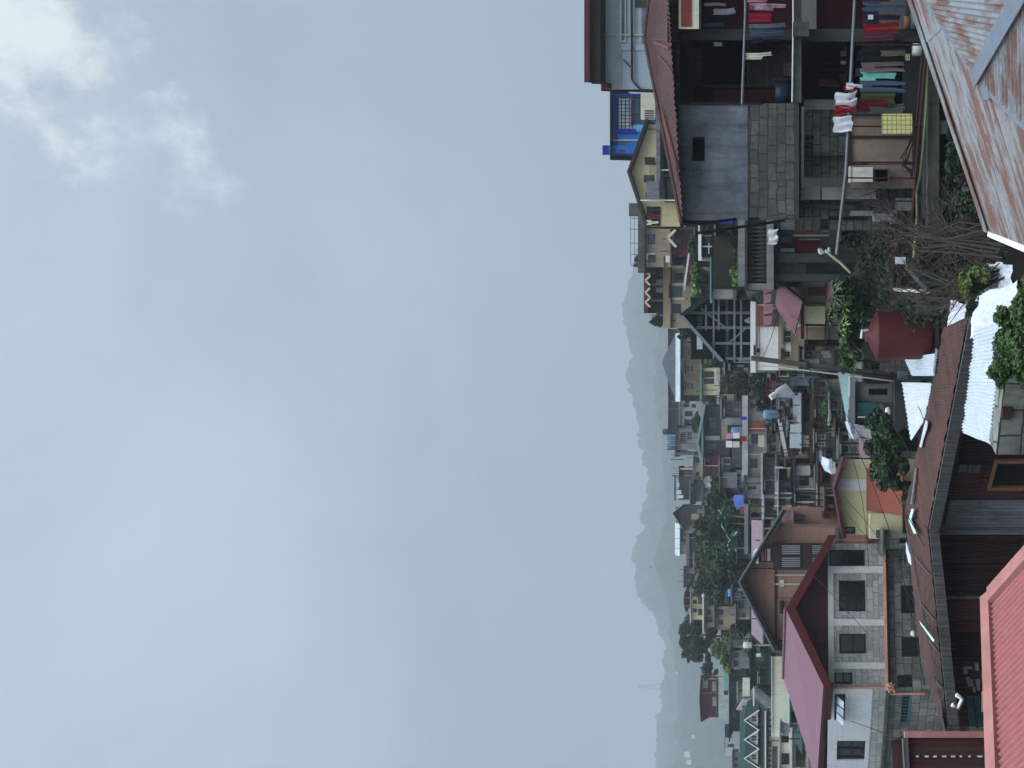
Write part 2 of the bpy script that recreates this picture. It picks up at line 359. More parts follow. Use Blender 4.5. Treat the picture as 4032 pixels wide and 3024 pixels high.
# ---------------------------------------------------------------- palette
mset(
 ('roof_grey', (126,134,142), 'corr', dict(c2=(92,86,82), rust=.25, bump=.5, freq=6)),
 ('roof_pale', (178,192,192), 'corr', dict(c2=(140,146,142), rust=.2, bump=.4, freq=5)),
 ('roof_mint', (132,156,152), 'corr', dict(c2=(118,150,140), rust=.25, bump=.4, freq=5)),
 ('roof_red', (104,44,54), 'corr', dict(c2=(82,28,34), rust=.15, bump=.4, freq=5)),
 ('roof_pink', (126,98,107), 'corr', dict(c2=(140,100,110), rust=.15, bump=.4, freq=5)),
 ('roof_mauve', (134,116,124), 'tile', dict(c2=(98,86,92), freq=3., bump=.5)),
 ('roof_green', (26,64,60), 'corr', dict(c2=(36,58,52), rust=.2, bump=.4, freq=5)),
 ('rust_old', (94,68,63), 'corr', dict(c2=(72,50,52), rust=.55, bump=.6, freq=8)),
 ('rust_dark', (54,36,37), 'corr', dict(c2=(44,28,28), rust=.5, bump=.5, freq=9)),
 ('rust_brown', (82,58,58), 'corr', dict(c2=(76,44,44), rust=.5, bump=.5, freq=9)),
 ('shed_pink', (128,92,96), 'corr', dict(c2=(92,66,70), rust=.5, freq=4, bump=.6)),
 ('galv_grey', (128,134,140), 'corr', dict(c2=(96,84,78), rust=.35, bump=.5, freq=11)),
 ('galv_rust', (144,150,152), 'corr', dict(c2=(116,82,66), rust=.7, bump=.15, freq=0)),
 ('shack_roof', (98,68,58), 'corr', dict(c2=(62,50,48), rust=.65, bump=.2, freq=0)),
 ('galv_white', (196,202,206), 'plain', dict(c2=(160,170,178), amt=.25, rough=.4, spec=.5)),
 ('tarp_white', (204,207,210), 'plain', dict(c2=(170,176,180), amt=.3, rough=.5)),
 ('pink_sheet', (160,100,98), 'plain', dict(c2=(150,100,98), amt=.5, streak=.6, rough=.6)),
 ('pink_trim', (182,132,126), 'plain', dict(c2=(140,92,84), amt=.5, rough=.7)),
 ('concrete', (150,151,148), 'plain', dict(c2=(78,80,78), amt=.6, streak=.7)),
 ('concrete_dark', (78,80,80), 'plain', dict(c2=(48,52,50), amt=.6, streak=.7)),
 ('concrete_pale', (190,191,188), 'plain', dict(c2=(112,112,108), amt=.5)),
 ('concrete_mossy', (104,106,98), 'plain', dict(c2=(50,58,44), amt=.9, streak=.9)),
 ('cement_blue', (134,140,146), 'plain', dict(c2=(62,68,74), amt=.9, streak=1.)),
 ('chb', (116,116,113), 'stone', dict(c2=(66,66,64), size=(.33,.165), amt=.8, streak=.8)),
 ('chb_grey', (122,124,122), 'stone', dict(c2=(62,64,62), size=(.33,.165), amt=.8, streak=.8)),
 ('stone_wall', (178,180,176), 'stone', dict(c2=(128,130,126), size=(.4,.2), amt=.25, streak=.35)),
 ('stone_old', (150,150,142), 'stone', dict(c2=(64,66,60), size=(.42,.27), amt=.9, streak=.8)),
 ('white_paint', (232,232,228), 'plain', dict(c2=(180,182,178), amt=.2, streak=.3)),
 ('white_band', (206,208,206), 'plain', dict(c2=(160,160,156), amt=.3)),
 ('white_siding', (214,216,216), 'siding', dict(c2=(170,174,174), freq=5., amt=.2, streak=.2)),
 ('cream', (200,194,160), 'plain', dict(c2=(160,150,112), amt=.3, streak=.3)),
 ('cream_pale', (214,210,192), 'plain', dict(c2=(166,162,146), amt=.35)),
 ('yellow_house', (204,194,156), 'siding', dict(c2=(164,154,118), freq=2.2, amt=.3)),
 ('tan', (168,138,122), 'siding', dict(c2=(134,102,88), freq=2.4, amt=.35, bump=.15)),
 ('tan_wall', (184,164,136), 'plain', dict(c2=(140,118,92), amt=.35)),
 ('beige_wall', (176,162,138), 'plain', dict(c2=(110,98,82), amt=.5)),
 ('grey_paint', (184,194,204), 'plain', dict(c2=(150,158,168), amt=.2, streak=.3)),
 ('blue_deep', (26,44,150), 'plain', dict(amt=.2)), ('blue_mid', (52,116,190), 'plain', dict(c2=(40,90,150), amt=.3)),
 ('blue_pale', (110,170,206), 'plain', dict(amt=.2)), ('teal_dark', (18,44,48), 'plain', dict(amt=.4)),
 ('green_dark', (20,64,56), 'plain', dict(amt=.3)), ('green_pale', (120,170,150), 'plain', dict(amt=.3)),
 ('maroon', (88,26,36), 'plain', dict(amt=.3)), ('maroon_wall', (104,48,54), 'plain', dict(c2=(60,32,38), amt=.6)),
 ('maroon_deep', (76,16,34), 'plain', dict(c2=(56,14,28), amt=.4, rough=.6)), ('barge_red', (92,26,28), 'plain', dict(amt=.3, rough=.6)),
 ('red_brick', (140,76,62), 'plain', dict(c2=(110,48,40), amt=.4)), ('orange_wall', (150,92,72), 'plain', dict(c2=(100,70,60), amt=.5)),
 ('tank_red', (98,42,42), 'plain', dict(c2=(78,28,28), amt=.4, streak=.4, rough=.6)),
 ('plywood', (150,134,120), 'plain', dict(c2=(110,98,90), amt=.6)),
 ('wood_grey', (112,112,110), 'wood', dict(c2=(60,60,60))), ('wood_brown', (92,64,50), 'wood', dict(c2=(48,34,28))),
 ('wood_orange', (146,114,88), 'wood', dict(c2=(120,84,58))),
 ('frame_dark', (24,24,28), 'plain', dict(rough=.5, bump=0)), ('frame_white', (210,212,210), 'plain', dict(rough=.5, bump=0)),
 ('frame_brown', (62,46,42), 'plain', dict(rough=.6, bump=0)),
 ('steel', (120,128,134), 'plain', dict(c2=(84,76,72), rough=.5, spec=.5)), ('steel_dark', (50,52,56), 'plain', dict(c2=(70,44,38), amt=.6, rough=.6)),
 ('steel_red', (74,32,32), 'plain', dict(rough=.7)), ('black', (8,9,12), 'plain', dict(rough=.8, bump=0)),
 ('interior', (9,10,13), 'plain', dict(rough=.9, bump=0)),  # near-black colour stands in for the shade of unlit rooms
 ('pipe_orange', (206,160,140), 'plain', dict(c2=(160,100,80), amt=.5, rough=.5)), ('pvc', (206,208,204), 'plain', dict(c2=(150,150,140), rough=.5)),
 ('hose', (150,160,120), 'plain', dict(rough=.6)),
 ('glass', (10,14,18), 'glass', dict(c2=(26,32,38), rough=.15, spec=.6, bump=0)),
 ('glass_grey', (66,72,78), 'glass', dict(c2=(40,44,50), rough=.2, spec=.6, bump=0)),
 ('glass_pale', (188,200,208), 'glass', dict(c2=(130,146,156), rough=.25, spec=.6, bump=0)),
 ('glass_blue', (70,98,120), 'glass', dict(c2=(44,60,76), rough=.2, spec=.6, bump=0)),
 ('jalousie', (150,160,160), 'plain', dict(rough=.25, spec=.6, bump=0)), ('jalousie_teal', (56,110,116), 'plain', dict(rough=.3, spec=.6, bump=0)),
 ('plastic_blue', (108,142,158), 'plain', dict(c2=(78,110,128), amt=.4, rough=.45, bump=0)), ('plastic_navy', (40,62,86), 'plain', dict(rough=.5, bump=0)),
 ('plastic_white', (224,222,212), 'plain', dict(rough=.5, bump=0)), ('tarp_blue', (36,74,160), 'plain', dict(c2=(28,58,130), rough=.5)),
 ('leaf_dark', (34,56,36), 'leaf', dict(c2=(64,88,50), rough=.6)), ('leaf_mid', (52,78,46), 'leaf', dict(c2=(86,110,64), rough=.6)),
 ('leaf_light', (84,114,64), 'leaf', dict(c2=(138,166,92), rough=.55)), ('leaf_yellow', (112,124,74), 'leaf', dict(c2=(84,104,66), rough=.6)),
 ('leaf_banana', (104,140,116), 'leaf', dict(c2=(84,124,96), rough=.5)), ('leaf_dry', (92,82,68), 'leaf', dict(c2=(64,56,48), rough=.8)),
 ('bark', (74,66,56), 'wood', dict(c2=(44,40,36))), ('twig', (70,62,54), 'plain', dict(c2=(76,64,56), bump=0)),
 ('soil', (66,62,54), 'plain', dict(c2=(38,42,34), amt=.9)), ('hill_green', (62,74,58), 'far', dict(c2=(40,50,44), bump=0)),
 ('cable_black', (22,22,24), 'plain', dict(bump=0, rough=.6)),
)
mset(*[('cloth_'+n, c, k, dict(rough=.9, bump=0, **kw)) for n, c, k, kw in (
 ('white', (220,220,224), 'cloth', dict(c2=(190,190,200))), ('grey', (120,124,132), 'cloth', {}), ('navy', (38,44,66), 'cloth', {}),
 ('slate', (78,92,116), 'cloth', {}), ('red', (150,22,34), 'cloth', {}), ('mauve', (104,60,76), 'cloth', {}), ('black', (26,26,30), 'cloth', {}),
 ('khaki', (126,118,100), 'cloth', {}), ('taupe', (128,112,112), 'cloth', {}), ('mint', (138,206,196), 'cloth', {}), ('denim', (84,104,128), 'cloth', {}),
 ('olive', (84,94,60), 'cloth', {}), ('maroon', (110,24,48), 'cloth', {}), ('yellow', (206,200,142), 'check', dict(c2=(140,138,96))),
 ('cream', (206,206,188), 'cloth', {}), ('crimson', (150,20,64), 'cloth', {}), ('floral', (176,150,162), 'cloth', dict(c2=(110,40,70), amt=.9)), ('pink', (196,150,160), 'cloth', {}), ('blue', (40,80,170), 'cloth', {}))])

# ---------------------------------------------------------------- camera, sky, sun
cam = bpy.data.cameras.new('camera'); co = bpy.data.objects.new('camera', cam); col.objects.link(co); sc.camera = co
from mathutils import Matrix
co.matrix_world = Matrix(((0,1,0,0),(0,0,-1,0),(-1,0,0,0),(0,0,0,1)))
cam.sensor_fit = 'HORIZONTAL'; cam.sensor_width = 36; cam.lens = 36*F/4032; cam.shift_x = -(HX-2016)/4032
cam.clip_start = .1; cam.clip_end = 8000
w = bpy.data.worlds.new('World'); sc.world = w; w.use_nodes = True
class NW(NT):
    def __init__(s, tree): s.t = tree; s.n = tree.nodes; s.l = tree.links
t = NW(w.node_tree); bg = t.n['Background']
sky = t.add('ShaderNodeTexSky', sky_type='NISHITA', sun_disc=False, sun_elevation=math.radians(56), sun_rotation=math.radians(150), air_density=1.5, dust_density=3.)
d = t.add('ShaderNodeTexCoord').outputs['Generated']
sx = t.add('ShaderNodeSeparateXYZ', {0: d}); el = sx.outputs[2]
wv = t.add('ShaderNodeTexNoise', {'Vector': t.mp(d, (1,1,1.6)), 'Scale': 1.7, 'Detail': 2}).outputs['Color']
dw = t.mix(.22, d, wv, 'ADD')
n1 = t.noise(t.mp(dw, (1,1,2.2)), 1.9, 6, .52); n2 = t.noise(t.mp(dw, (1,1,1.8), (4,2,1)), 4.4, 6, .55)
cl = t.math('ADD', t.math('MULTIPLY', n1, .7), t.math('MULTIPLY', n2, .3))
grad = t.ramp(el, [(.0, L((172,189,199))), (.2, L((163,180,193))), (.42, L((182,198,214))), (.66, L((206,220,234)))])
c = t.mix(t.ramp(cl, [(.35, g(0)), (.63, g(1))]), t.mix(1., grad, (.68,.70,.75), 'MULTIPLY'), t.mix(1., grad, (.945,.935,.93), 'MULTIPLY'))
# a bright break in the cloud, high on the right
b1 = P(-60, 60, 1).normalized(); b2 = P(560, 520, 1).normalized()
def spot(v, r0, r1):
    dt = t.add('ShaderNodeVectorMath', {0: t.mix(.09, d, t.mix(1., wv, (.5,.5,.5), 'SUBTRACT'), 'ADD'), 1: tuple(v)}, operation='DISTANCE').outputs['Value']
    e = t.math('ADD', dt, t.math('MULTIPLY', t.math('SUBTRACT', t.noise(d, 9., 7, .62), .5), .5))
    return t.add('ShaderNodeMapRange', {0: e, 1: r0, 2: r1, 3: 1., 4: 0.}, interpolation_type='SMOOTHSTEP').outputs[0]
c = t.mix(spot(b1, .0, .12), c, L((246,254,255)))
c = t.mix(t.math('MULTIPLY', spot(b2, -.05, .06), .75), c, L((235,246,252)))
up = t.add('ShaderNodeMapRange', {0: el, 1: .74, 2: .95, 3: 1., 4: 8.5}).outputs[0]
c = t.mix(1., c, t.add('ShaderNodeCombineXYZ', {0: up, 1: up, 2: up}).outputs[0], 'MULTIPLY')
bk = t.add('ShaderNodeMapRange', {0: sx.outputs[1], 1: -.5, 2: .1, 3: 1.45, 4: 1.}).outputs[0]
c = t.mix(1., c, t.add('ShaderNodeCombineXYZ', {0: bk, 1: bk, 2: bk}).outputs[0], 'MULTIPLY')
c = t.mix(1., c, (10.6, 10.6, 10.6), 'MULTIPLY')
c = t.mix(.94, sky.outputs[0], c)
t.l.new(c, bg.inputs['Color']); bg.inputs['Strength'].default_value = .1
sl = bpy.data.lights.new('sun', 'SUN'); so = bpy.data.objects.new('sun', sl); col.objects.link(so)
sl.energy = 1.5; sl.angle = math.radians(40); sl.color = (1., .97, .93)
az, elv = math.radians(150), math.radians(56)
sd = V((math.sin(az)*math.cos(elv), math.cos(az)*math.cos(elv), math.sin(elv)))
so.rotation_euler = sd.to_track_quat('Z', 'Y').to_euler()
vs = sc.view_settings; vs.view_transform = 'Standard'; vs.look = 'None'; vs.gamma = 1; vs.exposure = 0
sc.cycles.use_denoising = True; sc.cycles.volume_bounces = 1; sc.cycles.max_bounces = 6

# ---------------------------------------------------------------- ground and hills
GT = [(-60,-9), (12,-8.5), (18,-7.6), (24,-6.6), (30,-5.4), (40,-3.), (50,.2), (60,3.2), (75,7.4), (90,11.2), (105,14.6), (122,16.8), (140,14), (190,-10), (260,-40), (9000,-40)]
def lerp(tb, x):
    if x <= tb[0][0]: return tb[0][1]
    for (a, va), (b, vb) in zip(tb, tb[1:]):
        if x <= b: return va+(vb-va)*(x-a)/(b-a)
    return tb[-1][1]
SY = [(700,1.12), (1500,1.), (2000,.88), (2450,.74), (3000,.62)]
def ground_z(x, y):
    z = lerp(GT, y)
    if z > 0 and y > 3: z *= lerp(SY, CY-x*F/y)
    return z+.5*mn.noise(V((x*.13, y*.13, 0)))*(y > 15)
mb = MB()
ys = [-60,-30,0,8]+[12+i*2.2 for i in range(60)]+[150,170,190,220,260,330,420,600,1000,2000,4500]
xs = [-4500,-2000,-900,-400,-220,-140]+[-100+i*2.5 for i in range(81)]+[140,220,400,900,2000,4500]
for y in ys:
    for x in xs: mb.v.append(V((x, y, ground_z(x, y))))
nx = len(xs)
mb.f = [(j*nx+i, j*nx+i+1, (j+1)*nx+i+1, (j+1)*nx+i) for j in range(len(ys)-1) for i in range(nx-1)]
kind(mb.build('ground', 'soil', None, True), 'structure')
def hill(prof, d0, amp, seed, bump):
    """hill whose skyline follows prof [(column, row)] at d0 metres; wooded, so its surface is lumpy"""
    mb = MB(); cols = [prof[0][0]+i*5 for i in range(int((prof[-1][0]-prof[0][0])/5)+1)]; rows = 26; q = random.Random(seed)
    for j in range(rows+1):
        f = j/rows
        for Y in cols:
            top = P(lerp(prof, Y), Y, d0); x = top.x*(1-.25*(1-f)); y = d0-(1-f)*d0*.38
            z = -38+(top.z+38)*math.sin(f*math.pi/2)**.9
            k = min(1., 4*f)*(1. if j < rows else .55)
            nz = mn.noise(V((x*bump, y*bump, seed)))+.6*mn.noise(V((x*bump*2.7, y*bump*2.7, seed+3)))
            mb.v.append(V((x, y, z+nz*amp*k)))
    n = len(cols)
    mb.f = [(j*n+i, j*n+i+1, (j+1)*n+i+1, (j+1)*n+i) for j in range(rows) for i in range(n-1)]
    k = rows*n
    for i, Y in enumerate(cols):
        p = mb.v[k+i]; mb.v.append(V((p.x, p.y+200, -40)))
    mb.f += [(k+i, k+i+1, k+n+i+1, k+n+i) for i in range(n-1)]
    return kind(mb.build('hills', 'hill_green', None, False), 'structure')
hill([(400,2620),(900,2570),(1052,2524),(1100,2508),(1150,2494),(1210,2478),(1280,2484),(1350,2508),(1400,2512),(1450,2496),(1480,2498),(1550,2520),(1650,2532),(1750,2548),(1800,2554),(1835,2570),(1885,2580),(1917,2556),(1945,2580),(1985,2552),(2025,2548),(2060,2566),(2110,2532),(2162,2522),(2290,2526),(2350,2545),(2373,2584),(2430,2606),(2512,2640),(2560,2646),(2585,2634),(2640,2640),(2703,2620),(2788,2630),(2810,2610),(2898,2606),(2960,2600),(3024,2610),(3300,2590),(3900,2640)], 1120, 9., 3, .05)
hill([(900,2700),(1300,2610),(1500,2590),(1750,2630),(2000,2645),(2200,2600),(2330,2640),(2480,2660),(2700,2690),(2900,2680),(3100,2670),(3500,2700)], 800, 5.5, 9, .042)
# trees standing on the skyline: a wood far off that reads as one mass
mb = MB(); q = random.Random(5)
HP = [(1060,2520),(1210,2476),(1350,2506),(1440,2494),(1560,2518),(1867,2572),(1870,2566),(1960,2556),(2010,2546),(2050,2560),(2150,2520),(2330,2528),(2420,2590),(2470,2610),(2585,2632),(2700,2616),(2800,2612),(2930,2600),(3000,2602)]
for i in range(150):
    Y = q.uniform(1000, 3060); X = lerp(HP, Y)+q.uniform(2, 10); r = q.uniform(3., 7.5)
    leaf_cloud(mb, P(X, Y, 1117), (r, r, r*q.uniform(.8,1.4)), 46, 3., 7, seed=i)
kind(mb.build('woodland', 'hill_green'), 'stuff')
hz = bpy.data.materials.new('haze_air'); hz.use_nodes = True; n = NT(hz)
n.n.remove(n.n['Principled BSDF'])
pv = n.add('ShaderNodeVolumePrincipled', {'Color': (.6,.655,.685,1), 'Density': .00108, 'Anisotropy': 0.})
n.l.new(pv.outputs[0], n.n['Material Output'].inputs['Volume'])
b_, t_ = -42, 300
mb = MB().hexa([V((-5200,-90,b_)), V((5200,-90,b_)), V((5200,-90,t_)), V((-5200,-90,t_))], [V((-5200,5000,b_)), V((5200,5000,b_)), V((5200,5000,t_)), V((-5200,5000,t_))])
kind(mb.build('haze', hz), 'stuff')
class Plane:
    def __init__(s, a, b, c): s.a = a; s.n = (b-a).cross(c-a).normalized()
    def pt(s, X, Y):
        r = V(((CY-Y)/F, 1, (HX-X)/F)); k = s.a.dot(s.n)/r.dot(s.n); return r*k
Z = V((0,0,1))
# ================================================================ rusty galvanised roof with a cross gable, lower right
e0 = V((1.90,9.16,-2.2)); e1 = V((1.43,7.6,-2.2)); rk = V((4.37,8.42,-1.16)); pa = Plane(e0, e1, rk)
o = T('tin_roof_house', 'low house under a rust-streaked grey tin roof with a cross gable, right foreground', 'house', V((3.4,7.2,-6)))
ev = (e1-e0).normalized(); rv = (rk-e0).normalized()
J = pa.pt(3868,310); v1 = pa.pt(3661,0); v2 = pa.pt(4032,468)
v1 = J+(v1-J)*2.2; v2 = J+(v2-J)*2.2
rr = pa.pt(4032,37)*.93; rr = J+(rr-J)*2.2; rg = (rr-J).normalized(); far = e0+rv*6.2; near = e0+ev*5.5
mb = MB()
def sheet(mb, a, b, c, d, n, amp=.016, seg=8, wob=.006): mb.corr(a, b, c, d, n, amp, seg, 10, wob)
# main slope in strips so that the cross gable stays clear of it
sheet(mb, e0, near, near+rv*2.3, e0+rv*2.3, 58)
sheet(mb, e0+rv*2.28+Z*.012, near+rv*2.28+Z*.012, near+rv*6, far, 58)
mb.build('roof_sheet', 'galv_rust', o, True, (ev, rv))
up = Z*.05
pB, pC = Plane(J+up, rr+up, v1+up), Plane(J+up, rr+up, v2+up)
def fan(mb, a, b, c, n=30, amp=.012):
    # corrugated triangle: ribs run across from edge a-b to edge a-c
    for i in range(n*6+1):
        f = i/(n*6); o_ = Z*amp*math.sin(i/6*2*math.pi)
        mb.v += [a+(b-a)*f+o_, a+(c-a)*f+o_]
    mb.f += [(2*i, 2*i+1, 2*i+3, 2*i+2) for i in range(n*6)]
uvs = lambda r_: (r_.normalized().cross(nA).normalized(), r_.normalized())
nA = -pa.n if pa.n.z < 0 else pa.n
db = (pB.pt(3900,100)-pB.pt(3800,100)).normalized(); dc = (v2-rr).normalized()
mb = MB(); fan(mb, J+up, rr+up, v1+up); mb.build('gable_sheet', 'galv_rust', o, True, uvs(v1-rr))
mb = MB(); fan(mb, J+up, rr+up, v2+up); mb.build('gable_sheet', 'galv_rust', o, True, uvs(v2-rr))
mset(('flashing', (118,132,142), 'plain', dict(c2=(150,96,76), amt=.3, streak=.4, rough=.5, spec=.5)))
def strip(mb, a, b, w, nrm, th=.012):
    s = (b-a).normalized().cross(nrm).normalized()*w/2
    mb.hexa([a-s+nrm*th, a+s+nrm*th, b+s+nrm*th, b-s+nrm*th], [a-s, a+s, b+s, b-s])
nA = -pa.n if pa.n.z < 0 else pa.n
mb = MB(); strip(mb, J+up*1.6-rg*.1, rr+up*1.6, .13, nA); mb.build('ridge_cap', 'flashing', o)
mb = MB(); strip(mb, J+nA*.035, v1+nA*.03, .1, nA); mb.build('valley_flashing', 'flashing', o)
mb = MB(); strip(mb, J+nA*.035, v2+nA*.03, .1, nA); mb.build('valley_flashing', 'flashing', o)
mb = MB(); s = pa.pt(3893,338)+nA*.045; strip(mb, s-ev*.13, s+ev*.13, .2, nA, .006); mb.build('cap_flashing', 'flashing', o)
mb = MB(); strip(mb, e0+nA*.03+ev*.05, far+nA*.03+ev*.05, .2, nA); mb.build('verge_flashing', 'galv_rust', o, False, (ev, rv))
mb = MB(); mb.beam(e0-Z*.05-rv*.05-ev*.1, near-Z*.05-rv*.05, .07, .09); mb.build('gutter', 'white_paint', o)
mb = MB(); b0 = e0+rv*.5+ev*.4; b0.z = -2.5; h = V((rv.x,rv.y,0)).normalized()
mb.prism([b0, b0+ev*4.6, b0+ev*4.6+h*5, b0+h*5], V((0,0,-5.5))); mb.build('wall', 'concrete_dark', o)

# ================================================================ pink ribbed roof, lower left
p0 = P(3905,2365,6.5); p1 = P(3936,3024,5.3); k = (P(4036,2219,6.25)-p0)*6; ext = (p1-p0)*1.0
o = T('pink_roof_house', 'low house under a ribbed salmon pink roof, lower left corner', 'house', V((-2.9,5.2,-6)))
mb = MB(); mb.corr(p0, p1+ext, p1+ext+k, p0+k, 54, .013, 10, 8, .004)
mb.build('roof_sheet', 'pink_sheet', o, True, ((p1-p0).normalized(), k.normalized()))
nP = (p1-p0).cross(k).normalized(); nP = -nP if nP.z < 0 else nP
u = (p1-p0).normalized(); kd = k.normalized()
mb = MB(); mb.hexa([p0-kd*.11+nP*.05-u*.1, p1+ext-kd*.11+nP*.05, p1+ext-kd*.005+nP*.035, p0-kd*.005+nP*.035-u*.1], [p0-kd*.11-nP*.12-u*.1, p1+ext-kd*.11-nP*.12, p1+ext-kd*.005-nP*.05, p0-kd*.005-nP*.05-u*.1])
mb.build('ridge_cap', 'pink_trim', o)
mb = MB(); mb.hexa([p0-u*.12+nP*.05, p0+u*.03+nP*.05, p0+k+u*.03+nP*.05, p0+k-u*.12+nP*.05], [p0-u*.12-nP*.1, p0+u*.03-nP*.1, p0+k+u*.03-nP*.1, p0+k-u*.12-nP*.1])
mb.build('barge_board', 'pink_trim', o)
mb = MB(); a = [p0+u*.2-nP*.2, p1+ext-nP*.2, p1+ext+k-nP*.2, p0+k+u*.2-nP*.2]; mb.hexa([V((q.x,q.y,-7)) for q in a], a); mb.build('wall', 'maroon_wall', o)

# ================================================================ brown sheet-iron lean-to between the pink roof and the shack
W = Wall(2884, 8.6, 3400, 8.0); o = T('iron_shed', 'narrow reddish brown iron-clad shed with a pale rim, left edge of the picture', 'shed', W.pt(4200,3000))
mb = MB(); a = [W.pt(3570,2890), W.pt(3570,3400), W.pt(4700,3400), W.pt(4700,2890)]; mb.corr(a[0], a[1], a[2], a[3], 20, .01, 6, 1)
kk = V((-.85,1.6,0))
for p, q in ((a[0],a[3]), (a[1],a[2])): mb.quad(p, p+kk, q+kk, q)
mb.quad(*[p+kk for p in a]); mb.build('wall', 'rust_brown', o)
mb = MB(); W.box(mb, 3560, 4700, 2880, 2905, -.05, .05); mb.build('corner_post', 'pink_trim', o)
mb = MB(); W.box(mb, 3553, 3572, 2906, 3400, -.1, .05); mb.build('rim', 'wood_grey', o)
mb = MB(); q = random.Random(3)
for x in range(3600, 4000, 34): mb = MB(); W.box(mb, x, x+q.uniform(8,22), 2975, 2982, .012, .016); mb.build('seam_tape', 'white_band', o)

# ================================================================ long dark shack with two low roofs
zE, zT = -2.25, -2.1
def lev(X, Y, z): return P(X, Y, -z*F/(X-HX))
ER, EK, EL = lev(3811,1247,zE), lev(3653,2081,zE), lev(3730,2880,zE)
TR, TK, TM, TL = lev(3716,1290,zT), lev(3563,2003,zT), lev(3632,2613,zT), lev(3726,2890,-2.2)
o = T('shack', 'long dark shack clad in rusty sheets with a low brown roof and grey fascia board', 'shack', V((-1.2,14,-7)))
mb = MB(); mb.corr(ER, EK, TK, TR, 80, .006, 6, 6, .03)
mb.build('roof_sheet', 'shack_roof', o, True, ((TK-EK).normalized(), (EK-ER).normalized()))
mb = MB(); mb.corr(EK, EL, TL, TK+(TM-TK)*0, 70, .006, 6, 6, .03); 
mb.quad(TK+Z*.02, TM+Z*.02, TL+Z*.02)
mb.build('roof_sheet', 'shack_roof', o, True, ((TK-EK).normalized(), (EL-EK).normalized()))
def fascia(a, b, h, nm='fascia_board', m='wood_grey'):
    d = (b-a).normalized(); n = V((d.y,-d.x,0)); n = n if n.y < 0 else -n
    mb = MB(); mb.hexa([a+n*.06-Z*.02, b+n*.06-Z*.02, b+n*.06-Z*h, a+n*.06-Z*h], [a+n*.015-Z*.02, b+n*.015-Z*.02, b+n*.015-Z*h, a+n*.015-Z*h])
    mb.build(nm, m, o, False, (Z, d)); return n
mid = EK+(EL-EK)*.62
fascia(ER, EK, .22); fascia(EK, mid, .2); fascia(mid, EL, .19)
# raised seams and torn patches on the roof
for X, Y, X2, Y2 in ((3602,2190,3668,2265),(3597,2332,3685,2443),(3610,2448,3697,2565),(3628,2578,3713,2710)):
    mb = MB(); a, b = lev(X,Y,-2.1), lev(X2,Y2,-2.235); strip(mb, a+Z*.02, b+Z*.02, .025, Z); mb.build('seam', 'wood_grey', o)
mset(('patch_mint', (190,222,204), 'plain', dict(amt=.15)))
for pts, m in ((((3612,2004),(3600,2046),(3622,2100),(3612,2102),(3590,2048),(3602,2004)),'patch_mint'), (((3580,2132),(3598,2190),(3602,2225),(3590,2215),(3580,2175)),'tarp_white'), (((3634,2444),(3695,2520),(3690,2528),(3640,2458)),'patch_mint'), (((3618,1842),(3598,1985),(3602,1987),(3622,1844)),'galv_grey'),(((3660,1655),(3650,1690),(3634,1760),(3642,1762),(3650,1730),(3664,1690),(3668,1660)),'galv_white'),(((3700,1370),(3690,1470),(3696,1472),(3708,1380)),'galv_grey')):
    mb = MB(); mb.prism([lev(x,y,-2.15)+Z*.06 for x,y in pts], Z*.01); mb.build('roof_patch', m, o)
def wall_on(a, b, back):
    d = (b-a).normalized(); n = V((d.y,-d.x,0)); n = n if n.y < 0 else -n
    a, b = a-n*back, b-n*back
    f = lambda p: (CY-p.x/p.y*F, p.y)
    return Wall(*f(a), *f(b), dr=(a.y+b.y)/2)
WR, WLf = wall_on(ER, EK, .35), wall_on(EK, EL, .35)
def panel(W, X0, X1, Y0, Y1, off, m, nm='cladding_panel', waves=0, par=None):
    mb = MB()
    if waves:
        a = [W.pt(X0,Y0,off), W.pt(X0,Y1,off), W.pt(X1,Y1,off), W.pt(X1,Y0,off)]; mb.corr(*a, waves, .012, 6, 1)
        mb.quad(*[p-W.N*.03 for p in a])
    else: W.box(mb, X0, X1, Y0, Y1, off-.02, off)
    return mb.build(nm, m, par or o)
tR, tL = HX+2.31*F/WR.dr, HX+2.31*F/WLf.dr
panel(WR, tR, 4400, 1300, 2078, 0, 'rust_dark', 'wall'); panel(WLf, tL, 4400, 2084, 2860, 0, 'rust_dark', 'wall')
W = WR
panel(W, tR, 3802, 1650, 2076, .03, 'steel_dark', waves=30)
panel(W, 3806, 4300, 1962, 2074, .05, 'galv_grey', waves=9); panel(W, 3808, 4300, 1830, 1958, .03, 'rust_brown', waves=11); panel(W, 3812, 4300, 1560, 1826, .025, 'rust_dark', waves=20)
panel(W, 3810, 3900, 1822, 1850, .06, 'wood_grey'); 
for i, y in enumerate((1840,1856,1872,1888)): panel(W, 3902, 3946, y, y+12, .07, 'wood_brown', 'louvre_slat')
W.dr = WR.dr; w = MB(); W.box(w, 3950, 3962, 1795, 1912, .06, .12); W.box(w, 3962, 4120, 1795, 1806, .06, .12); W.box(w, 3962, 4120, 1900, 1912, .06, .12)
wo = w.build('window', 'wood_orange', o); w = MB(); W.box(w, 3962, 4120, 1806, 1900, .06, .066); w.build('pane', 'black', wo)
W = WLf
for y0, y1, m, n in ((2088,2108,'galv_grey',2),(2112,2222,'rust_dark',14),(2226,2348,'rust_dark',14),(2364,2490,'rust_brown',14),(2494,2600,'rust_dark',12),(2604,2716,'rust_brown',12)):
    panel(W, tL, 4300, y0, y1, .03+.004*(y0%3), m, waves=n)
panel(W, tL, 4300, 2350, 2362, .05, 'wood_grey', 'batten')
mb = MB(); q = random.Random(8)
for i in range(16):
    mb = MB(); x = q.uniform(3770,3900); y = q.uniform(2600,2710); W.box(mb, x, x+q.uniform(8,26), y, y+q.uniform(6,30), .0445, .049); mb.build('peeled_paint', 'galv_grey', o)

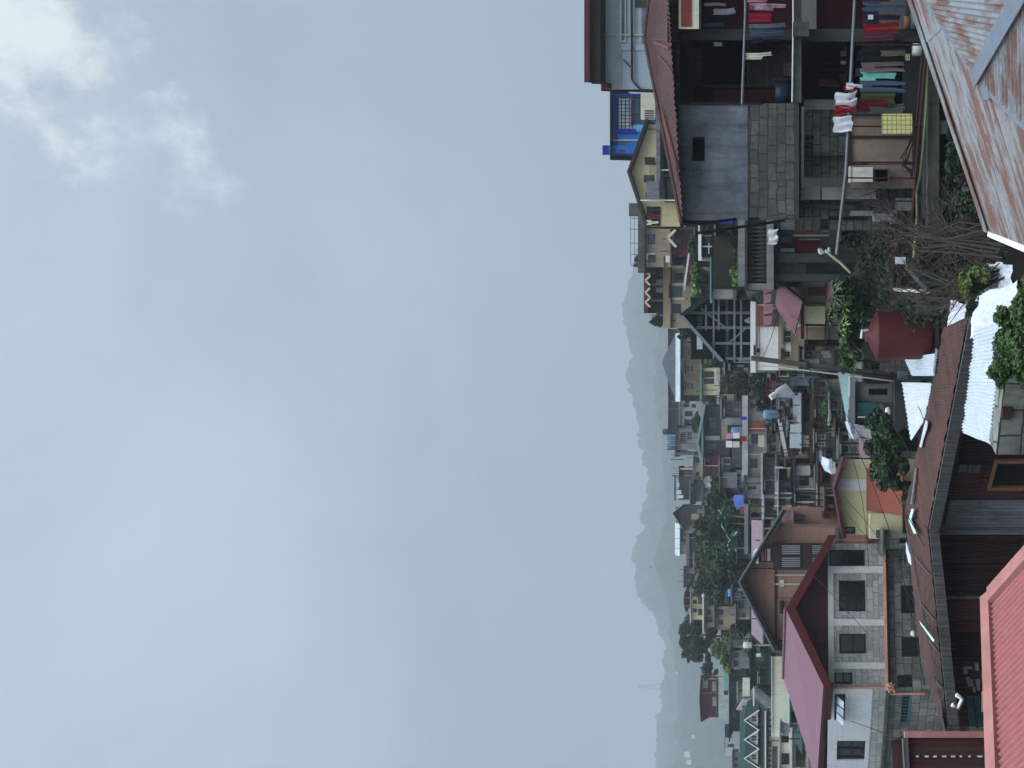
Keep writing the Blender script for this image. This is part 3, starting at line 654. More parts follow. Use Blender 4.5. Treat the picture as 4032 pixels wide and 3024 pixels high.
# things beside the shack's left end
W = WLf; o = T('blind', 'green louvred blind on the dark wall left of the rusty shack', 'blind', W.pt(3880,2790))
mb = MB()
for i in range(14): W.box(mb, 3772+ (i%2), 3822, 2745+i*9, 2749+i*9, .04, .07)
mb.build('slats', 'jalousie_teal', o); mb = MB(); W.box(mb, 3794, 3800, 2742, 2872, .07, .08); W.box(mb, 3770, 3826, 2738, 2745, .03, .08); mb.build('blind_frame', 'teal_dark', o)
mb = MB(); mb.tube([P(3748,2775,11.2), P(3772,2790,11.2), P(3790,2752,11.2), P(3765,2735,11.2)], .035, 6); tag(mb.build('cloth_bundle', 'cloth_white', None, True), 'white rag hanging beside the green blind', 'rag')
o = T('crate', 'orange-brown wooden crate beside the pink ridge, left of the shack', 'crate', P(3925,2775,9)); mb = MB()
mb.fb(3893,3925,2728,2800,9,.25); mb.build('box', 'orange_wall', o); mb = MB(); mb.fb(3886,3893,2722,2806,8.98,.29); mb.build('rim', 'wood_orange', o)

# ================================================================ white sheets and tarpaulins under the shack's right end
o = T('awning', 'white corrugated awning below the right end of the brown shack roof', 'awning', P(3960,1600,9.8)); mb = MB()
a, b, c, d = P(3806,1478,10.2), P(3788,1704,10.9), P(3906,1752,9.9), P(3944,1466,9.2); a, d = P(3838,1300,10.1), P(3962,1262,9.1); mb.corr(a, b, c, d, 30, .012, 8, 8, .025)
mb.build('sheet', 'galv_white', o, True); mb = MB()
mb.hexa([P(3944,1466,9.18), P(3908,1752,9.88), P(3960,1757,9.88), P(3972,1466,9.18)], [P(3944,1466,9.3), P(3908,1752,10), P(3960,1757,10), P(3972,1466,9.3)]); mb.build('edge_board', 'plywood', o)
mb = MB()
for y, dd in ((1480,9.6),(1745,10.3)): mb.beam(P(3900,y,dd), P(4250,y,dd), .08)
mb.build('post', 'wood_brown', o)
def crumple(name, label, pts, m, n=44, amp=.06, sc_=2.2, cat='tarpaulin', wrap=.0):
    a, b, c, d = pts; mb = MB()
    for j in range(n+1):
        for i in range(n+1):
            u, w = i/n, j/n; p = (a*(1-u)+b*u)*(1-w)+(d*(1-u)+c*u)*w
            q = p*sc_; f = mn.noise(q)+.9*abs(mn.noise(q*2.3))-.5*abs(mn.noise(q*5.1))
            mb.v.append(p+V((0,-.4,.9))*amp*f+V((amp*mn.noise(q+V((5,5,5))),0,0)))
    mb.f = [(j*(n+1)+i, j*(n+1)+i+1, (j+1)*(n+1)+i+1, (j+1)*(n+1)+i) for j in range(n) for i in range(n)]
    return tag(mb.build(name, m, None, True), label, cat)
crumple('tarpaulin', 'crumpled white tarpaulin between the awning and the green bush', [P(3850,1160,10.4), P(3826,1330,10.5), P(3955,1300,9.3), P(3985,1110,9.2)], 'tarp_white', amp=.1)
crumple('tarpaulin', 'shiny white sheeting behind the bare twigs, right of the shack roof', [P(3880,1030,11.2), P(3842,1180,11.2), P(3975,1180,10.2), P(3990,1050,10.2)], 'galv_white', amp=.12)
crumple('tarpaulin', 'grey-white tarpaulin folded at the right tip of the brown shack roof', [P(3745,1175,12.3), P(3735,1290,12.3), P(3800,1275,11.4), P(3812,1190,11.4)], 'tarp_white', amp=.1)
W = Wall(1300, 8.9, 1790, 9.6); o = T('stone_wall', 'rough stone wall at the bottom, under the white awning', 'wall', W.pt(4100,1600)); mb = MB(); W.box(mb, 3978, 4250, 1350, 1790, -.4, 0); mb.build('masonry', 'stone_old', o)
mb = MB(); W.box(mb, 3980, 4018, 1600, 1645, 0, .05); mb.build('hatch', 'wood_brown', o)
# small white lean-to roofs behind the shack
def sheetroof(name, label, pts, m, under, n=10, amp=.012, cat='roof', foot=3760):
    a, b, c, d = pts; o = T(name, label, cat, (a+b+c+d)/4-Z*1.5); mb = MB(); mb.corr(a, b, c, d, n, amp, 6, 3, .01); mb.build('sheet', m, o, True)
    mb = MB(); low = [V((p.x, p.y, p.z-1.6)) for p in (a,b,c,d)]; k = (a+b+c+d)/4
    tp = [p+(k-p)*.1-Z*.06 for p in (a,b,c,d)]; lo = [p+(k-p)*.1 for p in low]; mb.hexa(tp, lo); mb.build('wall', under, o); return o
sheetroof('lean_to', 'lean-to with a white triangular tin roof behind the middle of the shack', [P(3551,1505,19.5), P(3586,1737,18.4), P(3650,1640,16.5), P(3668,1508,15.8)], 'tarp_white', 'concrete_dark', 14)
sheetroof('lean_to', 'small white-roofed lean-to just left of the dark red water tank', [P(3560,1410,18.5), P(3590,1480,18.2), P(3690,1480,15.6), P(3690,1390,15.6)], 'galv_white', 'concrete_dark', 8)

# ================================================================ dark red water tank on its stand
c = P(3660,1320,17); o = T('water_tank', 'big dark red steel water tank with a conical lid on a black stand', 'water tank', c); r = 95*17/F; h = 208*17/F
mb = MB(); mb.lathe([(0,.0),(r*.985,0),(r*.99,.02)]+[(r*(1+.012*(i%2)), .03+(h-.05)*i/40) for i in range(41)]+[(r*1.0,h)], c, 48); mb.build('shell', 'tank_red', o, True)
mb = MB(); mb.lathe([(r*1.01,h-.02),(r*1.01,h+.01),(.16,h+.2),(.16,h+.26),(.12,h+.27),(0,h+.27)], c, 40); mb.build('lid', 'tank_red', o, True)
mb = MB(); mb.tube([c+V((.1,-.1,h+.2)), c+V((.1,-.1,h+.34)), c+V((-.08,-.1,h+.36))], .04, 6); mb.build('inlet_pipe', 'pvc', o)
mb = MB()
for a in (-.45,.45):
    for b in (-.4,.4): mb.beam(c+V((a,b,0)), c+V((a,b,-1.6)), .06)
    mb.beam(c+V((a,-.4,-.3)), c+V((a,.4,-.3)), .05)
for z in (-.03,-.32,-.7): mb.beam(c+V((-.52,-.42,z)), c+V((.52,-.42,z)), .05); mb.beam(c+V((-.52,.42,z)), c+V((.52,.42,z)), .05)
mb.build('stand', 'steel_dark', o)

# ================================================================ utility pole and its cables
a, b = P(2958,1410,21), P(3620,1492,21); o = T('utility_pole', 'grey leaning utility pole with a tangle of cables, middle of the slope', 'utility pole', b-Z*2.4)
mb = MB(); mb.tube([b-Z*2.4, b, a], .1, 10, .075); mb.build('pole', 'concrete_mossy', o)
mb = MB(); mb.tube([P(3000,1438,20.85), P(3200,1462,20.85), P(3520,1500,20.85)], .022, 6); mb.build('conduit', 'pvc', o)
mb = MB(); q = random.Random(2)
for i in range(9): mb.tube([P(3300+q.uniform(-20,20),1460,20.8), P(3400+q.uniform(-30,30),1470+q.uniform(-18,18),20.7), P(3530,1490+q.uniform(-10,10),20.75)], .012, 4)
for x in (3180,3320,3440,3510): mb.lathe([(.0,-.04),(.125,-.04),(.125,.04),(0,.04)], P(x,1411+(x-2958)*.124,21), 10)
mb.build('cable_clamps', 'steel_dark', o)
mb = MB(); mb.fb(3538,3575,1462,1490,20.7,.2); mb.build('junction_box', 'steel', o)
mb = MB(); mb.lathe([(0,-.1),(.06,-.08),(.09,0),(.06,.07),(0,.09)], P(3635,1510,17.5), 12); tag(mb.build('insulator', 'black', None, True), 'round dark cable drop on the white triangular roof', 'insulator')
cb = [((3540,1490,20.7),(3680,1640,15.5),.25),((3545,1495,20.7),(3660,1600,15.6),.4),((3530,1490,20.7),(3640,1660,16),.1),((3550,1485,20.7),(3700,1480,13),.2),((3200,1445,20.9),(3640,2150,13),.1),((3330,1455,20.8),(3590,1800,17),.15),
      ((2990,1415,21),(2978,1180,24),.05),((3000,1416,21),(3060,1240,24),.05),((2965,1412,21),(2990,1285,30),.0),((3150,1440,21),(3280,1840,26),.2),((3240,1450,21),(3420,2230,25),.3),((3180,1445,21),(3640,2700,12.3),.5),((3290,1920,25),(3560,2260,20),.1),((3300,1990,25),(3640,2440,16),.15),((3160,2225,24),(3420,2500,20),.05),((3350,2840,22),(3640,2960,12),.1)]
for i, (p, q_, s) in enumerate(cb):
    o = cable([P(*p), P(*q_)], s, .009).build('cable', 'cable_black'); tag(o, 'thin black overhead cable strung from the grey utility pole to the roofs' , 'cable', 'overhead cables')
mset(('rust_strip', (118,68,58), 'plain', dict(c2=(84,52,48), amt=.9)))
# ================================================================ three-storey unfinished concrete house, right
D = 15.; o = T('concrete_house', 'unfinished grey concrete and hollow-block house with open balconies and a rusty hip roof, far right', 'house', P(4300,450,D))
def bx(nm, m, *bs, par=None):
    mb = MB()
    for b in bs: mb.fb(*b)
    return mb.build(nm, m, par or o)
W = Wall(412, D, 870, D)
mb = MB(); W.holed(mb, 2672, 2944, 412, 868, [(2725,2775,538,634)], .2); mb.fb(2672,2944,414,866,D+.21,3.5); mb.build('wall', 'cement_blue', o)
window(o, W, 2725, 2775, 538, 634, fm='black', gm='interior', dep=.2)
mb = MB(); W.box(mb, 2944, 3128, 409, 858, -.3, .03); mb.build('block_wall', 'chb', o)
bx('floor_slab', 'concrete_dark', (3128,3146,-200,862,D-.06,4.2)); bx('slab_edge', 'concrete_mossy', (3131,3156,-200,405,D-.25,.19))
bx('dark_band', 'concrete_dark', (2944,2947,409,860,D-.04,.1))
# balcony, upper storey
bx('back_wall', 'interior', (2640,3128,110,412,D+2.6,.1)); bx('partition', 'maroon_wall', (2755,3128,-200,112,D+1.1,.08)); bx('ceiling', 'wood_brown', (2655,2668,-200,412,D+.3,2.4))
bx('pillar', 'concrete_dark', (2668,3128,114,158,D+.1,.3)); bx('board_panel', 'wood_brown', *[(2690,2766,188+i*26,211+i*26,D+1.5,.04) for i in range(6)])
bx('door', 'maroon_wall', (2812,3060,352,402,D+1.2,.05)); bx('door_frame', 'frame_brown', (2766,3080,334,346,D+1.15,.08))
bx('side_panel', 'rust_dark', (2690,3000,402,411,D-.05,1.2))
mb = MB()
for i in range(22): 
    y = 165+i*8.2
    mb.beam(P(2945,y,D+.6), P(3098,min(y+70,340),D+.6), .008); mb.beam(P(3098,y,D+.6), P(2945,min(y+70,340),D+.61), .008)
mb.beam(P(2945,160,D+.6), P(2945,340,D+.6), .03); mb.beam(P(3020,235,D+.6), P(3020,340,D+.6), .03); mb.build('grille', 'steel_dark', o)
mb = MB(); mb.tube([P(2937,-200,D-.3), P(2935,60,D-.3), P(2922,410,D-.28)], .028, 8); mb.build('rail', 'steel', o)
mb = MB(); mb.tube([P(3122,-200,D-.3), P(3124,85,D-.3), P(3120,402,D-.28)], .02, 8); mb.build('rail', 'pvc', o)
bx('stub_beam', 'concrete_mossy', (3122,3186,86,143,D-.42,.5))
bx('lamp', 'plastic_white', (2811,2842,166,182,D+.4,.06))
W2 = Wall(-60, D-.35, 116, D-.35)
mb = MB(); W2.box(mb, 2672, 2752, -200, 114, -.3, 0); cp = mb.build('canopy', 'cream_pale', o); mb = MB(); W2.box(mb, 2682, 2722, -200, 106, 0, .02); mb.build('canopy_panel', 'red_brick', cp)
# roof
ap = P(2542,151,17.6); fr, fl = P(2612,-420,14.4), P(2696,888,14.7); fl.z = P(2690,888,14.7).z; bl = V((fl.x+.22*5.9, 20.6, fl.z+.1)); br = V((fr.x, 20.6, fl.z+.1))
fm_ = P(2640,142,14.5)
mb = MB(); mb.corr(fl, fm_, ap, ap+(fl-ap)*.02, 30, .014, 6, 4, .02); mb.corr(fm_, fr, ap+(fr-ap)*.02, ap, 30, .014, 6, 4, .02); mb.quad(fl, ap, bl); mb.quad(bl, ap, br)
mb.build('roof', 'rust_old', o, True)
mb = MB(); mb.tube([fl+Z*.02, ap+Z*.03], .05, 6); mb.tube([fr+Z*.02, ap+Z*.03], .05, 6); mb.build('hip_cap', 'rust_old', o)
bx('lower_eave', 'rust_dark', (2628,2664,-200,168,14.6,.5), (2662,2676,168,400,14.7,.4))
q = random.Random(4)
for i in range(7):
    a = fl+(fm_-fl)*q.uniform(.1,1); e = ap+(fl-ap)*q.uniform(.1,.5); e = a+(ap-a)*q.uniform(.3,.6)
    mb = MB(); strip(mb, a+V((0,-.04,.04)), e+V((0,-.04,.04)), .035, V((0,-.6,.8))); mb.build('rust_strip', 'rust_strip', o)
# lower storey
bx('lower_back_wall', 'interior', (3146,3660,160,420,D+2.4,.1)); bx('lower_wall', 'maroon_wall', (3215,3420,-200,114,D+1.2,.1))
bx('lower_pillar', 'concrete_dark', (3150,3650,114,164,D+.1,.3))
W3 = Wall(395, D+.5, 610, D+.5); mb = MB(); W3.holed(mb, 3166, 3420, 398, 612, [(3166,3200,560,612),(3170,3206,532,556)], .2); mb.fb(3166,3420,400,700,D+.72,.1); mb.build('lower_block_wall', 'chb_grey', o)
bx('lintel', 'concrete', (3166,3178,392,440,D+.4,.2), (3178,3330,392,432,D+.42,.1))
bx('plywood_panel', 'plywood', (3345,3592,455,636,D+.3,.03)); bx('panel_batten', 'frame_brown', (3340,3600,448,456,D+.25,.04), (3330,3350,455,640,D+.25,.04), (3338,3592,534,545,D+.26,.03))
bx('plywood_panel', 'plywood', (3350,3598,650,742,D+.34,.03)); bx('parapet', 'concrete_dark', (3556,3640,165,470,D+.5,.12))
bx('ledge', 'concrete_mossy', (3655,3698,215,900,D-.2,.35)); bx('ledge_stub', 'concrete_mossy', (3698,3764,474,528,D-.15,.6))
bx('floor', 'concrete_dark', (3640,3660,-200,860,D+.1,3.))
bx('undercroft_shade', 'black', (3700,4300,-200,640,D+.6,.1))  # black sheet puts the shade of the void under the floor into colour
mb = MB(); mb.tube([P(3374,-150,D-.35), P(3366,0,D-.35), P(3331,675,D-.35), P(3294,1002,D-.3)], .033, 8); mb.build('top_rail', 'steel', o)
mb = MB(); mb.tube([P(3650,170,D-.33), P(3612,600,D-.33), P(3592,860,D-.33)], .03, 8); mb.tube([P(3634,180,D-.3), P(3590,700,D-.3)], .02, 6); mb.build('bottom_rail', 'steel_red', o)
for y, x0, x1 in ((175,3362,3648),(497,3338,3632),(638,3332,3612),(700,3331,3600),(790,3318,3598)):
    mb = MB(); mb.tube([P(x0,y,D-.33), P(x1,y+2,D-.33)], .016, 6); mb.build('rail_post', 'steel_red', o)
mb = MB(); mb.tube([P(3652,225,D-.3), P(3646,420,D-.3), P(3632,600,D-.28), P(3622,690,D-.28), P(3610,760,D-.25), P(3612,850,D-.25), P(3598,1015,D-.2)], .03, 7); mb.build('hose', 'hose', o, True)
mb = MB(); q = random.Random(6)
for i in range(7):
    y0 = q.uniform(470,560); mb.tube([P(3600,y0,D-.36), P(3560+q.uniform(-20,20),y0+90,D-.37), P(3545+q.uniform(-10,25),640+q.uniform(0,40),D-.37), P(3592,690+q.uniform(-20,10),D-.36)], .009, 4)
mb.build('cable_coil', 'cable_black', o)
# ragged block pier at the left end, broken corbels
W4 = Wall(640, D+.8, 905, D+.8)
mb = MB(); W4.holed(mb, 3150, 3640, 742, 905, [(3232,3262,862,905),(3262,3420,850,868),(3150,3172,742,790)], .2); W4.box(mb, 3160, 3640, 744, 900, -.5, -.21); mb.build('block_pier', 'chb_grey', o)
bx('corbel', 'concrete', (3158,3230,734,786,D+.35,.4), (3236,3318,738,786,D+.3,.4), (3322,3450,742,784,D+.38,.3)); bx('stucco_post', 'concrete_dark', (3155,3360,806,822,D+.5,.2))
bx('blocks', 'concrete', (3440,3530,840,872,D+.4,.3), (3510,3532,830,880,D+.2,.3), (3350,3440,830,850,D+.5,.2), (3530,3600,780,830,D+.5,.3))
mb = MB(); mb.beam(P(2782,-20+905,13.9), P(2680,-20+900,13.9), .03)
mb.tube([P(2742,918,14.4), P(2840,905,14.4), P(3090,868,14.6)], .03, 6); mb.tube([P(2738,882,14.5), P(2900,862,14.7)], .028, 6); mb.build('drain_pipe', 'black', o)
# laundry and household things on the balconies
cloth('lop', 2947, 3095, 12, 40, D-.28, 'cloth_floral', 'pale floral dress hanging from the upper balcony rail', seed=1)
cloth('towel', 2943, 3036, 50, 88, D-.28, 'cloth_crimson', 'crimson towel on the upper balcony rail')
cloth('towel', 2948, 3092, 94, 112, D-.28, 'cloth_grey', 'narrow grey cloth on the upper balcony rail beside the crimson towel')
cloth('towel', 2952, 3088, 118, 142, D-.28, 'cloth_slate', 'slate blue cloth in front of the upper balcony pillar')
cloth('lop', 2936, 3038, 208, 234, D-.28, 'cloth_cream', 'cream cloth hanging alone in the middle of the upper balcony rail')
cloth('towel', 2774, 2856, 12, 24, D+.4, 'cloth_white', 'narrow white garment hung high in the upper balcony')
cloth('towel', 2810, 2894, 34, 58, D+.4, 'cloth_white', 'wider white garment hung high in the upper balcony')
cloth('shirt', 3396, 3562, 6, 44, D-.1, 'cloth_slate', 'slate blue shirt at the right end of the lower line')
cloth('shirt', 3396, 3545, 46, 92, D-.14, 'cloth_navy', 'navy shirt with a white face towel pinned on it, lower line')
cloth('pants', 3400, 3542, 90, 136, D-.1, 'cloth_red', 'bright red trousers on the lower line')
cloth('towel', 3392, 3522, 132, 162, D-.15, 'cloth_mauve', 'mauve towel beside the red trousers')
cloth('pants', 3392, 3560, 184, 250, D-.1, 'cloth_black', 'black trousers on the lower line')
cloth('towel', 3470, 3565, 200, 222, D-.16, 'cloth_khaki', 'khaki strip of cloth over the black trousers')
cloth('pants', 3392, 3562, 246, 284, D-.15, 'cloth_taupe', 'taupe trousers next to the mint shirt')
cloth('shirt', 3388, 3526, 272, 323, D-.1, 'cloth_mint', 'mint green shirt on the lower line')
cloth('pants', 3384, 3562, 318, 362, D-.12, 'cloth_denim', 'faded blue jeans on the lower line')
cloth('towel', 3388, 3522, 356, 416, D-.1, 'cloth_olive', 'olive green towel on the lower line')
cloth('lop', 3372, 3496, 392, 440, D-.2, 'cloth_maroon', 'maroon shirt hanging below the upper pipe')
cloth('towel', 3322, 3372, 336, 360, D-.42, 'cloth_red', 'small red cloth thrown over the long pipe', fold=.05)
cloth('shirt', 3330, 3396, 326, 352, D-.46, 'cloth_white', 'small white vest pinned over the long pipe')
cloth('towel', 3288, 3372, 362, 420, D-.42, 'cloth_white', 'white T-shirt bundled over the long pipe', fold=.06)
cloth('lop', 3286, 3362, 416, 462, D-.42, 'cloth_red', 'bright red shirt bundled over the long pipe', fold=.05)
cloth('towel', 3282, 3356, 460, 522, D-.42, 'cloth_white', 'white pillow case over the long pipe, left of the red shirt', fold=.03)
cloth('panel', 3472, 3592, 448, 528, D-.36, 'cloth_yellow', 'pale yellow checked sheet on the lower railing', fold=.008)
mb = MB(); mb.fb(3418,3438,58,76,D-.18,.01); tag(mb.build('towel', 'cloth_white'), 'white face towel pinned on the navy shirt', 'laundry', 'laundry hung on the lines')
def bucket(name, label, c, r, h, m, cat): 
    mb = MB(); mb.lathe([(0,0),(r*.85,0),(r,h*.5),(r*.98,h),(r*.9,h),(r*.8,.05),(0,.05)], c, 16); return tag(mb.build(name, m, None, True), label, cat)
bucket('barrel', 'dark water barrel at the left end of the upper balcony', P(3112,370,D+.3), .2, .3, 'plastic_navy', 'barrel')
bucket('basin', 'blue plastic basin below the laundry, near the tin roof', P(3622,60,D-.05), .25, .16, 'plastic_blue', 'basin')
bucket('basket', 'round wicker basket beside the hanging shirts', P(3585,88,D-.1), .12, .14, 'wood_orange', 'basket')
bucket('bucket', 'grey pail on the ledge left of the hanging laundry', P(3636,196,D), .12, .22, 'plastic_white', 'bucket')
bx2 = MB(); bx2.fb(3565,3582,212,238,D-.1,.08); tag(bx2.build('can', 'cloth_yellow'), 'small yellow can below the black trousers', 'can')
o2 = T('cooler', 'white rectangular cooler hanging on the brown boards', 'cooler', P(3437,688,D)); mb = MB(); mb.fb(3350,3437,658,716,D-.1,.25); mb.build('body', 'plastic_white', o2); mb = MB(); mb.fb(3344,3350,655,720,D-.12,.29); mb.build('lid', 'plastic_white', o2)
o2 = T('cabinet', 'small dark open cabinet under the white cooler', 'cabinet', P(3502,692,D)); mb = MB()
for b in ((3441,3446,664,720,D-.05,.3),(3498,3503,664,720,D-.05,.3),(3446,3498,664,669,D-.05,.3),(3446,3498,715,720,D-.05,.3)): mb.fb(*b)
mb.build('carcass', 'wood_grey', o2); mb = MB(); mb.fb(3446,3498,669,715,D+.2,.04); mb.build('back_panel', 'black', o2)
for r in (('towel',3394,3500,-40,4,'cloth_maroon','maroon cloth at the very right edge of the lower line'),('pants',3398,3560,160,184,'cloth_navy','navy trousers between the mauve towel and black trousers'),
 ('lop',3400,3545,230,250,'cloth_grey','grey shirt tucked behind the black trousers'),('towel',3400,3560,345,358,'cloth_black','narrow black cloth between the jeans and olive towel'),
 ('towel',3486,3560,412,440,'cloth_grey','grey rag under the maroon shirt'),('shirt',2960,3060,150,170,'cloth_navy','dark shirt left of the upper pillar'),('towel',2780,2880,66,84,'cloth_black','black garment hung high in the upper balcony'),
 ('towel',2770,2850,92,106,'cloth_slate','slate cloth hung high beside the black garment'),('lop',2944,3050,-20,8,'cloth_pink','pale pink cloth at the right edge of the upper rail'),('shirt',3230,3330,240,290,'cloth_black','black jacket hanging in the dark lower room'),('towel',3225,3300,310,340,'cloth_mauve','dull mauve cloth hanging in the dark lower room')):
    cloth(r[0], r[1], r[2], r[3], r[4], D-.05 if 'room' not in r[6] else D+.9, r[5], r[6])
o2 = T('stacked_junk', 'heap of boxes and planks inside the dark upper balcony', 'junk', P(3120,280,D+1.6))
for i, (x0,x1,y0,y1,m) in enumerate(((3070,3120,200,240,'wood_brown'),(3085,3122,245,300,'plywood'),(3050,3086,250,290,'steel_dark'),(3040,3120,305,316,'wood_grey'),(3095,3122,178,198,'plastic_navy'))): part_ = MB(); part_.fb(x0,x1,y0,y1,D+1.2+.05*i,.4); part_.build('box', m, o2)
o2 = T('kitchen_shelf', 'dim shelf with pots in the dark lower room', 'shelf', P(3400,300,D+1.8))
for i, (x0,x1,y0,y1,m) in enumerate(((3330,3336,180,390,'wood_brown'),(3310,3330,200,222,'steel'),(3312,3330,240,262,'plastic_white'),(3306,3330,290,330,'wood_grey'),(3400,3408,180,390,'wood_brown'),(3376,3400,200,240,'plastic_navy'),(3370,3400,270,300,'concrete'))): part_ = MB(); part_.fb(x0,x1,y0,y1,D+1.6,.3); part_.build('shelf_board' if m == 'wood_brown' else 'pot', m, o2)
bx('end_wall', 'chb', (2640,4300,-240,-200,D-.1,4.)); bx('foundation', 'concrete_mossy', (3700,4400,-200,860,D+.8,4.))
def part(o, nm, m, W=None, *bs, par=None):
    mb = MB()
    for b in bs:
        if W: W.box(mb, *b)
        else: mb.fb(*b)
    return mb.build(nm, m, par or o)
# ================================================================ stone house with maroon gable
GW = Wall(2118, 27., 2712, 26., 26.); SW = Wall(2712, 26., 3140, 29., 26.)
o = T('stone_house', 'two-storey grey stone house with dark-framed windows, a maroon gable and pink roof slope', 'house', GW.pt(3760,2712))
wn = [(3268,3413,2165,2229,1,2),(3306,3413,2286,2407,2,3),(3306,3413,2495,2574,1,2),(3285,3357,2648,2695,1,2)]
lw = [(3555,3612,2305,2415,1,2),(3554,3632,2508,2586,1,1),(3535,3594,2658,2706,2,3)]
mb = MB(); GW.holed(mb, 3262, 3492, 2140, 2712, wn, .16); mb.build('front_wall', 'stone_wall', o)
mb = MB(); GW.holed(mb, 3506, 3800, 2140, 2712, lw, .16); mb.build('lower_wall', 'stone_old', o)
for w in wn+lw: window(o, GW, *w, dep=.16, fr=.06)
part(o, 'white_band', 'white_band', GW, (3262,3284,2229,2712,0,.03)); part(o, 'pilaster', 'white_band', GW, (3284,3492,2229,2256,0,.035)); part(o, 'pilaster', 'white_band', GW, (3284,3492,2437,2463,0,.035)); part(o, 'pilaster', 'white_band', GW, (3284,3492,2607,2633,0,.035))
part(o, 'ledge', 'maroon_deep', GW, (3490,3506,2136,2712,-.2,.22)); part(o, 'gutter', 'pipe_orange', GW, (3484,3494,2136,2712,.16,.3))
for y in (2225,2430,2600): part(o, 'lower_pilaster', 'stone_old', GW, (3506,3800,y,y+15,0,.03))
part(o, 'vent_block', 'concrete_dark', GW, (3550,3556,2185,2222,0,.03),(3572,3578,2185,2222,0,.03),(3556,3572,2200,2206,0,.03))
sw = [(3287,3330,2733,2836,3,1),(3302,3420,2917,2994,2,2)]
mb = MB(); SW.holed(mb, 3262, 3436, 2712, 3140, sw, .12); mb.build('side_wall', 'white_siding', o)
for w in sw: window(o, SW, *w, dep=.12, fr=.07, gm='glass_grey')
for i in range(3):
    y = 2738+i*33; mb = MB(); a, b = SW.pt(3296,y,.03), SW.pt(3296,y+27,.03); c2, d2 = SW.pt(3322,y+27,.28), SW.pt(3322,y,.28); mb.hexa([a,b,c2,d2], [p-SW.N*.02 for p in (a,b,c2,d2)]); mb.build('open_sash', 'glass_pale', o)
mb = MB(); SW.holed(mb, 3436, 3500, 2712, 3140, []); mb.build('side_base', 'stone_wall', o)
SL = Wall(2712, 26.05, 3140, 29.05, 26.)
lws = [(3556,3592,2735,2850,1,1),(3545,3620,2925,2985,1,2)]
mb = MB(); SL.holed(mb, 3500, 3800, 2712, 3140, lws, .12); mb.build('side_lower_wall', 'stone_old', o); window(o, SL, *lws[1], dep=.12)
f = window(o, SL, *lws[0][:4], fm='jalousie_teal', nx=9)
part(o, 'side_ledge', 'concrete_mossy', SW, (3488,3500,2712,3140,-.1,.15))
for W_, y, x0, x1 in ((GW,2706,3262,3488),(SL,2722,3500,3640)):
    mb = MB(); mb.tube([W_.pt(x0,y,.1), W_.pt(x1,y,.1)], .045, 8); mb.build('downpipe', 'pipe_orange', o)
mb = MB(); mb.tube([GW.pt(3250,2124,.35), GW.pt(3480,2128,.3), GW.pt(3490,2140,.25)], .04, 8); mb.build('downpipe', 'pipe_orange', o)
G = P(3094,2395,26.0); GB = P(3085,2670,31.5); EF, EB = P(3242,2699,25.3), P(3216,3080,30.); ER2 = P(3262,2106,26.4); bk = GB-G; ERb = ER2+bk
mb = MB(); slab(mb, [EF, EB, GB, G], .07); mb.build('roof_slope', 'roof_pink', o); mb = MB(); slab(mb, [ER2, G, GB, ERb], .07); mb.build('roof_slope', 'roof_red', o)
A, B = GW.pt(3262,2124,.0), GW.pt(3262,2712,.0); k = -GW.N*.3
mb = MB(); mb.quad(A, B, V((G.x,G.y+.5,G.z-.1))); mb.build('gable_wall', 'maroon_deep', o)
for q_, nm in ((ER2, 'barge_board'), (EF, 'barge_board')):
    f = V((0,-.04,0)); mb = MB(); dn = Z*-.3; mb.hexa([G+f, q_+f, q_+f+dn, G+f+dn*1.15], [G+f+V((0,.05,0)), q_+f+V((0,.05,0)), q_+f+dn+V((0,.05,0)), G+f+dn*1.15+V((0,.05,0))]); mb.build(nm, 'barge_red', o)
mb = MB(); n_ = V((.2,-.1,0)); mb.hexa([EF-Z*.07, EB-Z*.07, EB-Z*.34, EF-Z*.34], [EF-Z*.07+V((.06,.06,0)), EB-Z*.07+V((.06,.06,0)), EB-Z*.34+V((.06,.06,0)), EF-Z*.34+V((.06,.06,0))]); mb.build('fascia', 'maroon_deep', o)
mb = MB(); mb.quad(EF-Z*.3, EB-Z*.3, SW.pt(3250,3140), SW.pt(3250,2712)); mb.build('soffit', 'maroon_deep', o)
mb = MB(); mb.tube([G+Z*.03, GB+Z*.03], .06, 6); mb.build('ridge_cap', 'roof_pink', o)
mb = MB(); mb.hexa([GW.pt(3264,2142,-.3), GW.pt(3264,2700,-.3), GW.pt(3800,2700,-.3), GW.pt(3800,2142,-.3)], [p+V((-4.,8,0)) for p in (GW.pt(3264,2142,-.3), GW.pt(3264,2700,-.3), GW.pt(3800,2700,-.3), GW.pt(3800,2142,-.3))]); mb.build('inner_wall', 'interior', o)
mb = MB(); mb.lathe([(0,-.1),(.1,-.06),(.12,0),(.08,.08),(0,.1)], GW.pt(3595,2488,.4), 10); tag(mb.build('globe_lamp', 'plastic_white', None, True), 'round white globe lamp on the lower stone wall', 'lamp')
mb = MB()
q = random.Random(4)
for i in range(8): mb.tube([GW.pt(3480+q.uniform(0,30),2688+q.uniform(-10,14),.3), GW.pt(3500+q.uniform(-10,20),2705+q.uniform(-14,14),.45), GW.pt(3512+q.uniform(-8,10),2700+q.uniform(-14,16),.35)], .03, 5)
tag(mb.build('rope_bundle', 'pipe_orange'), 'orange bundle of pipe fittings at the corner of the stone house', 'pipe bundle')

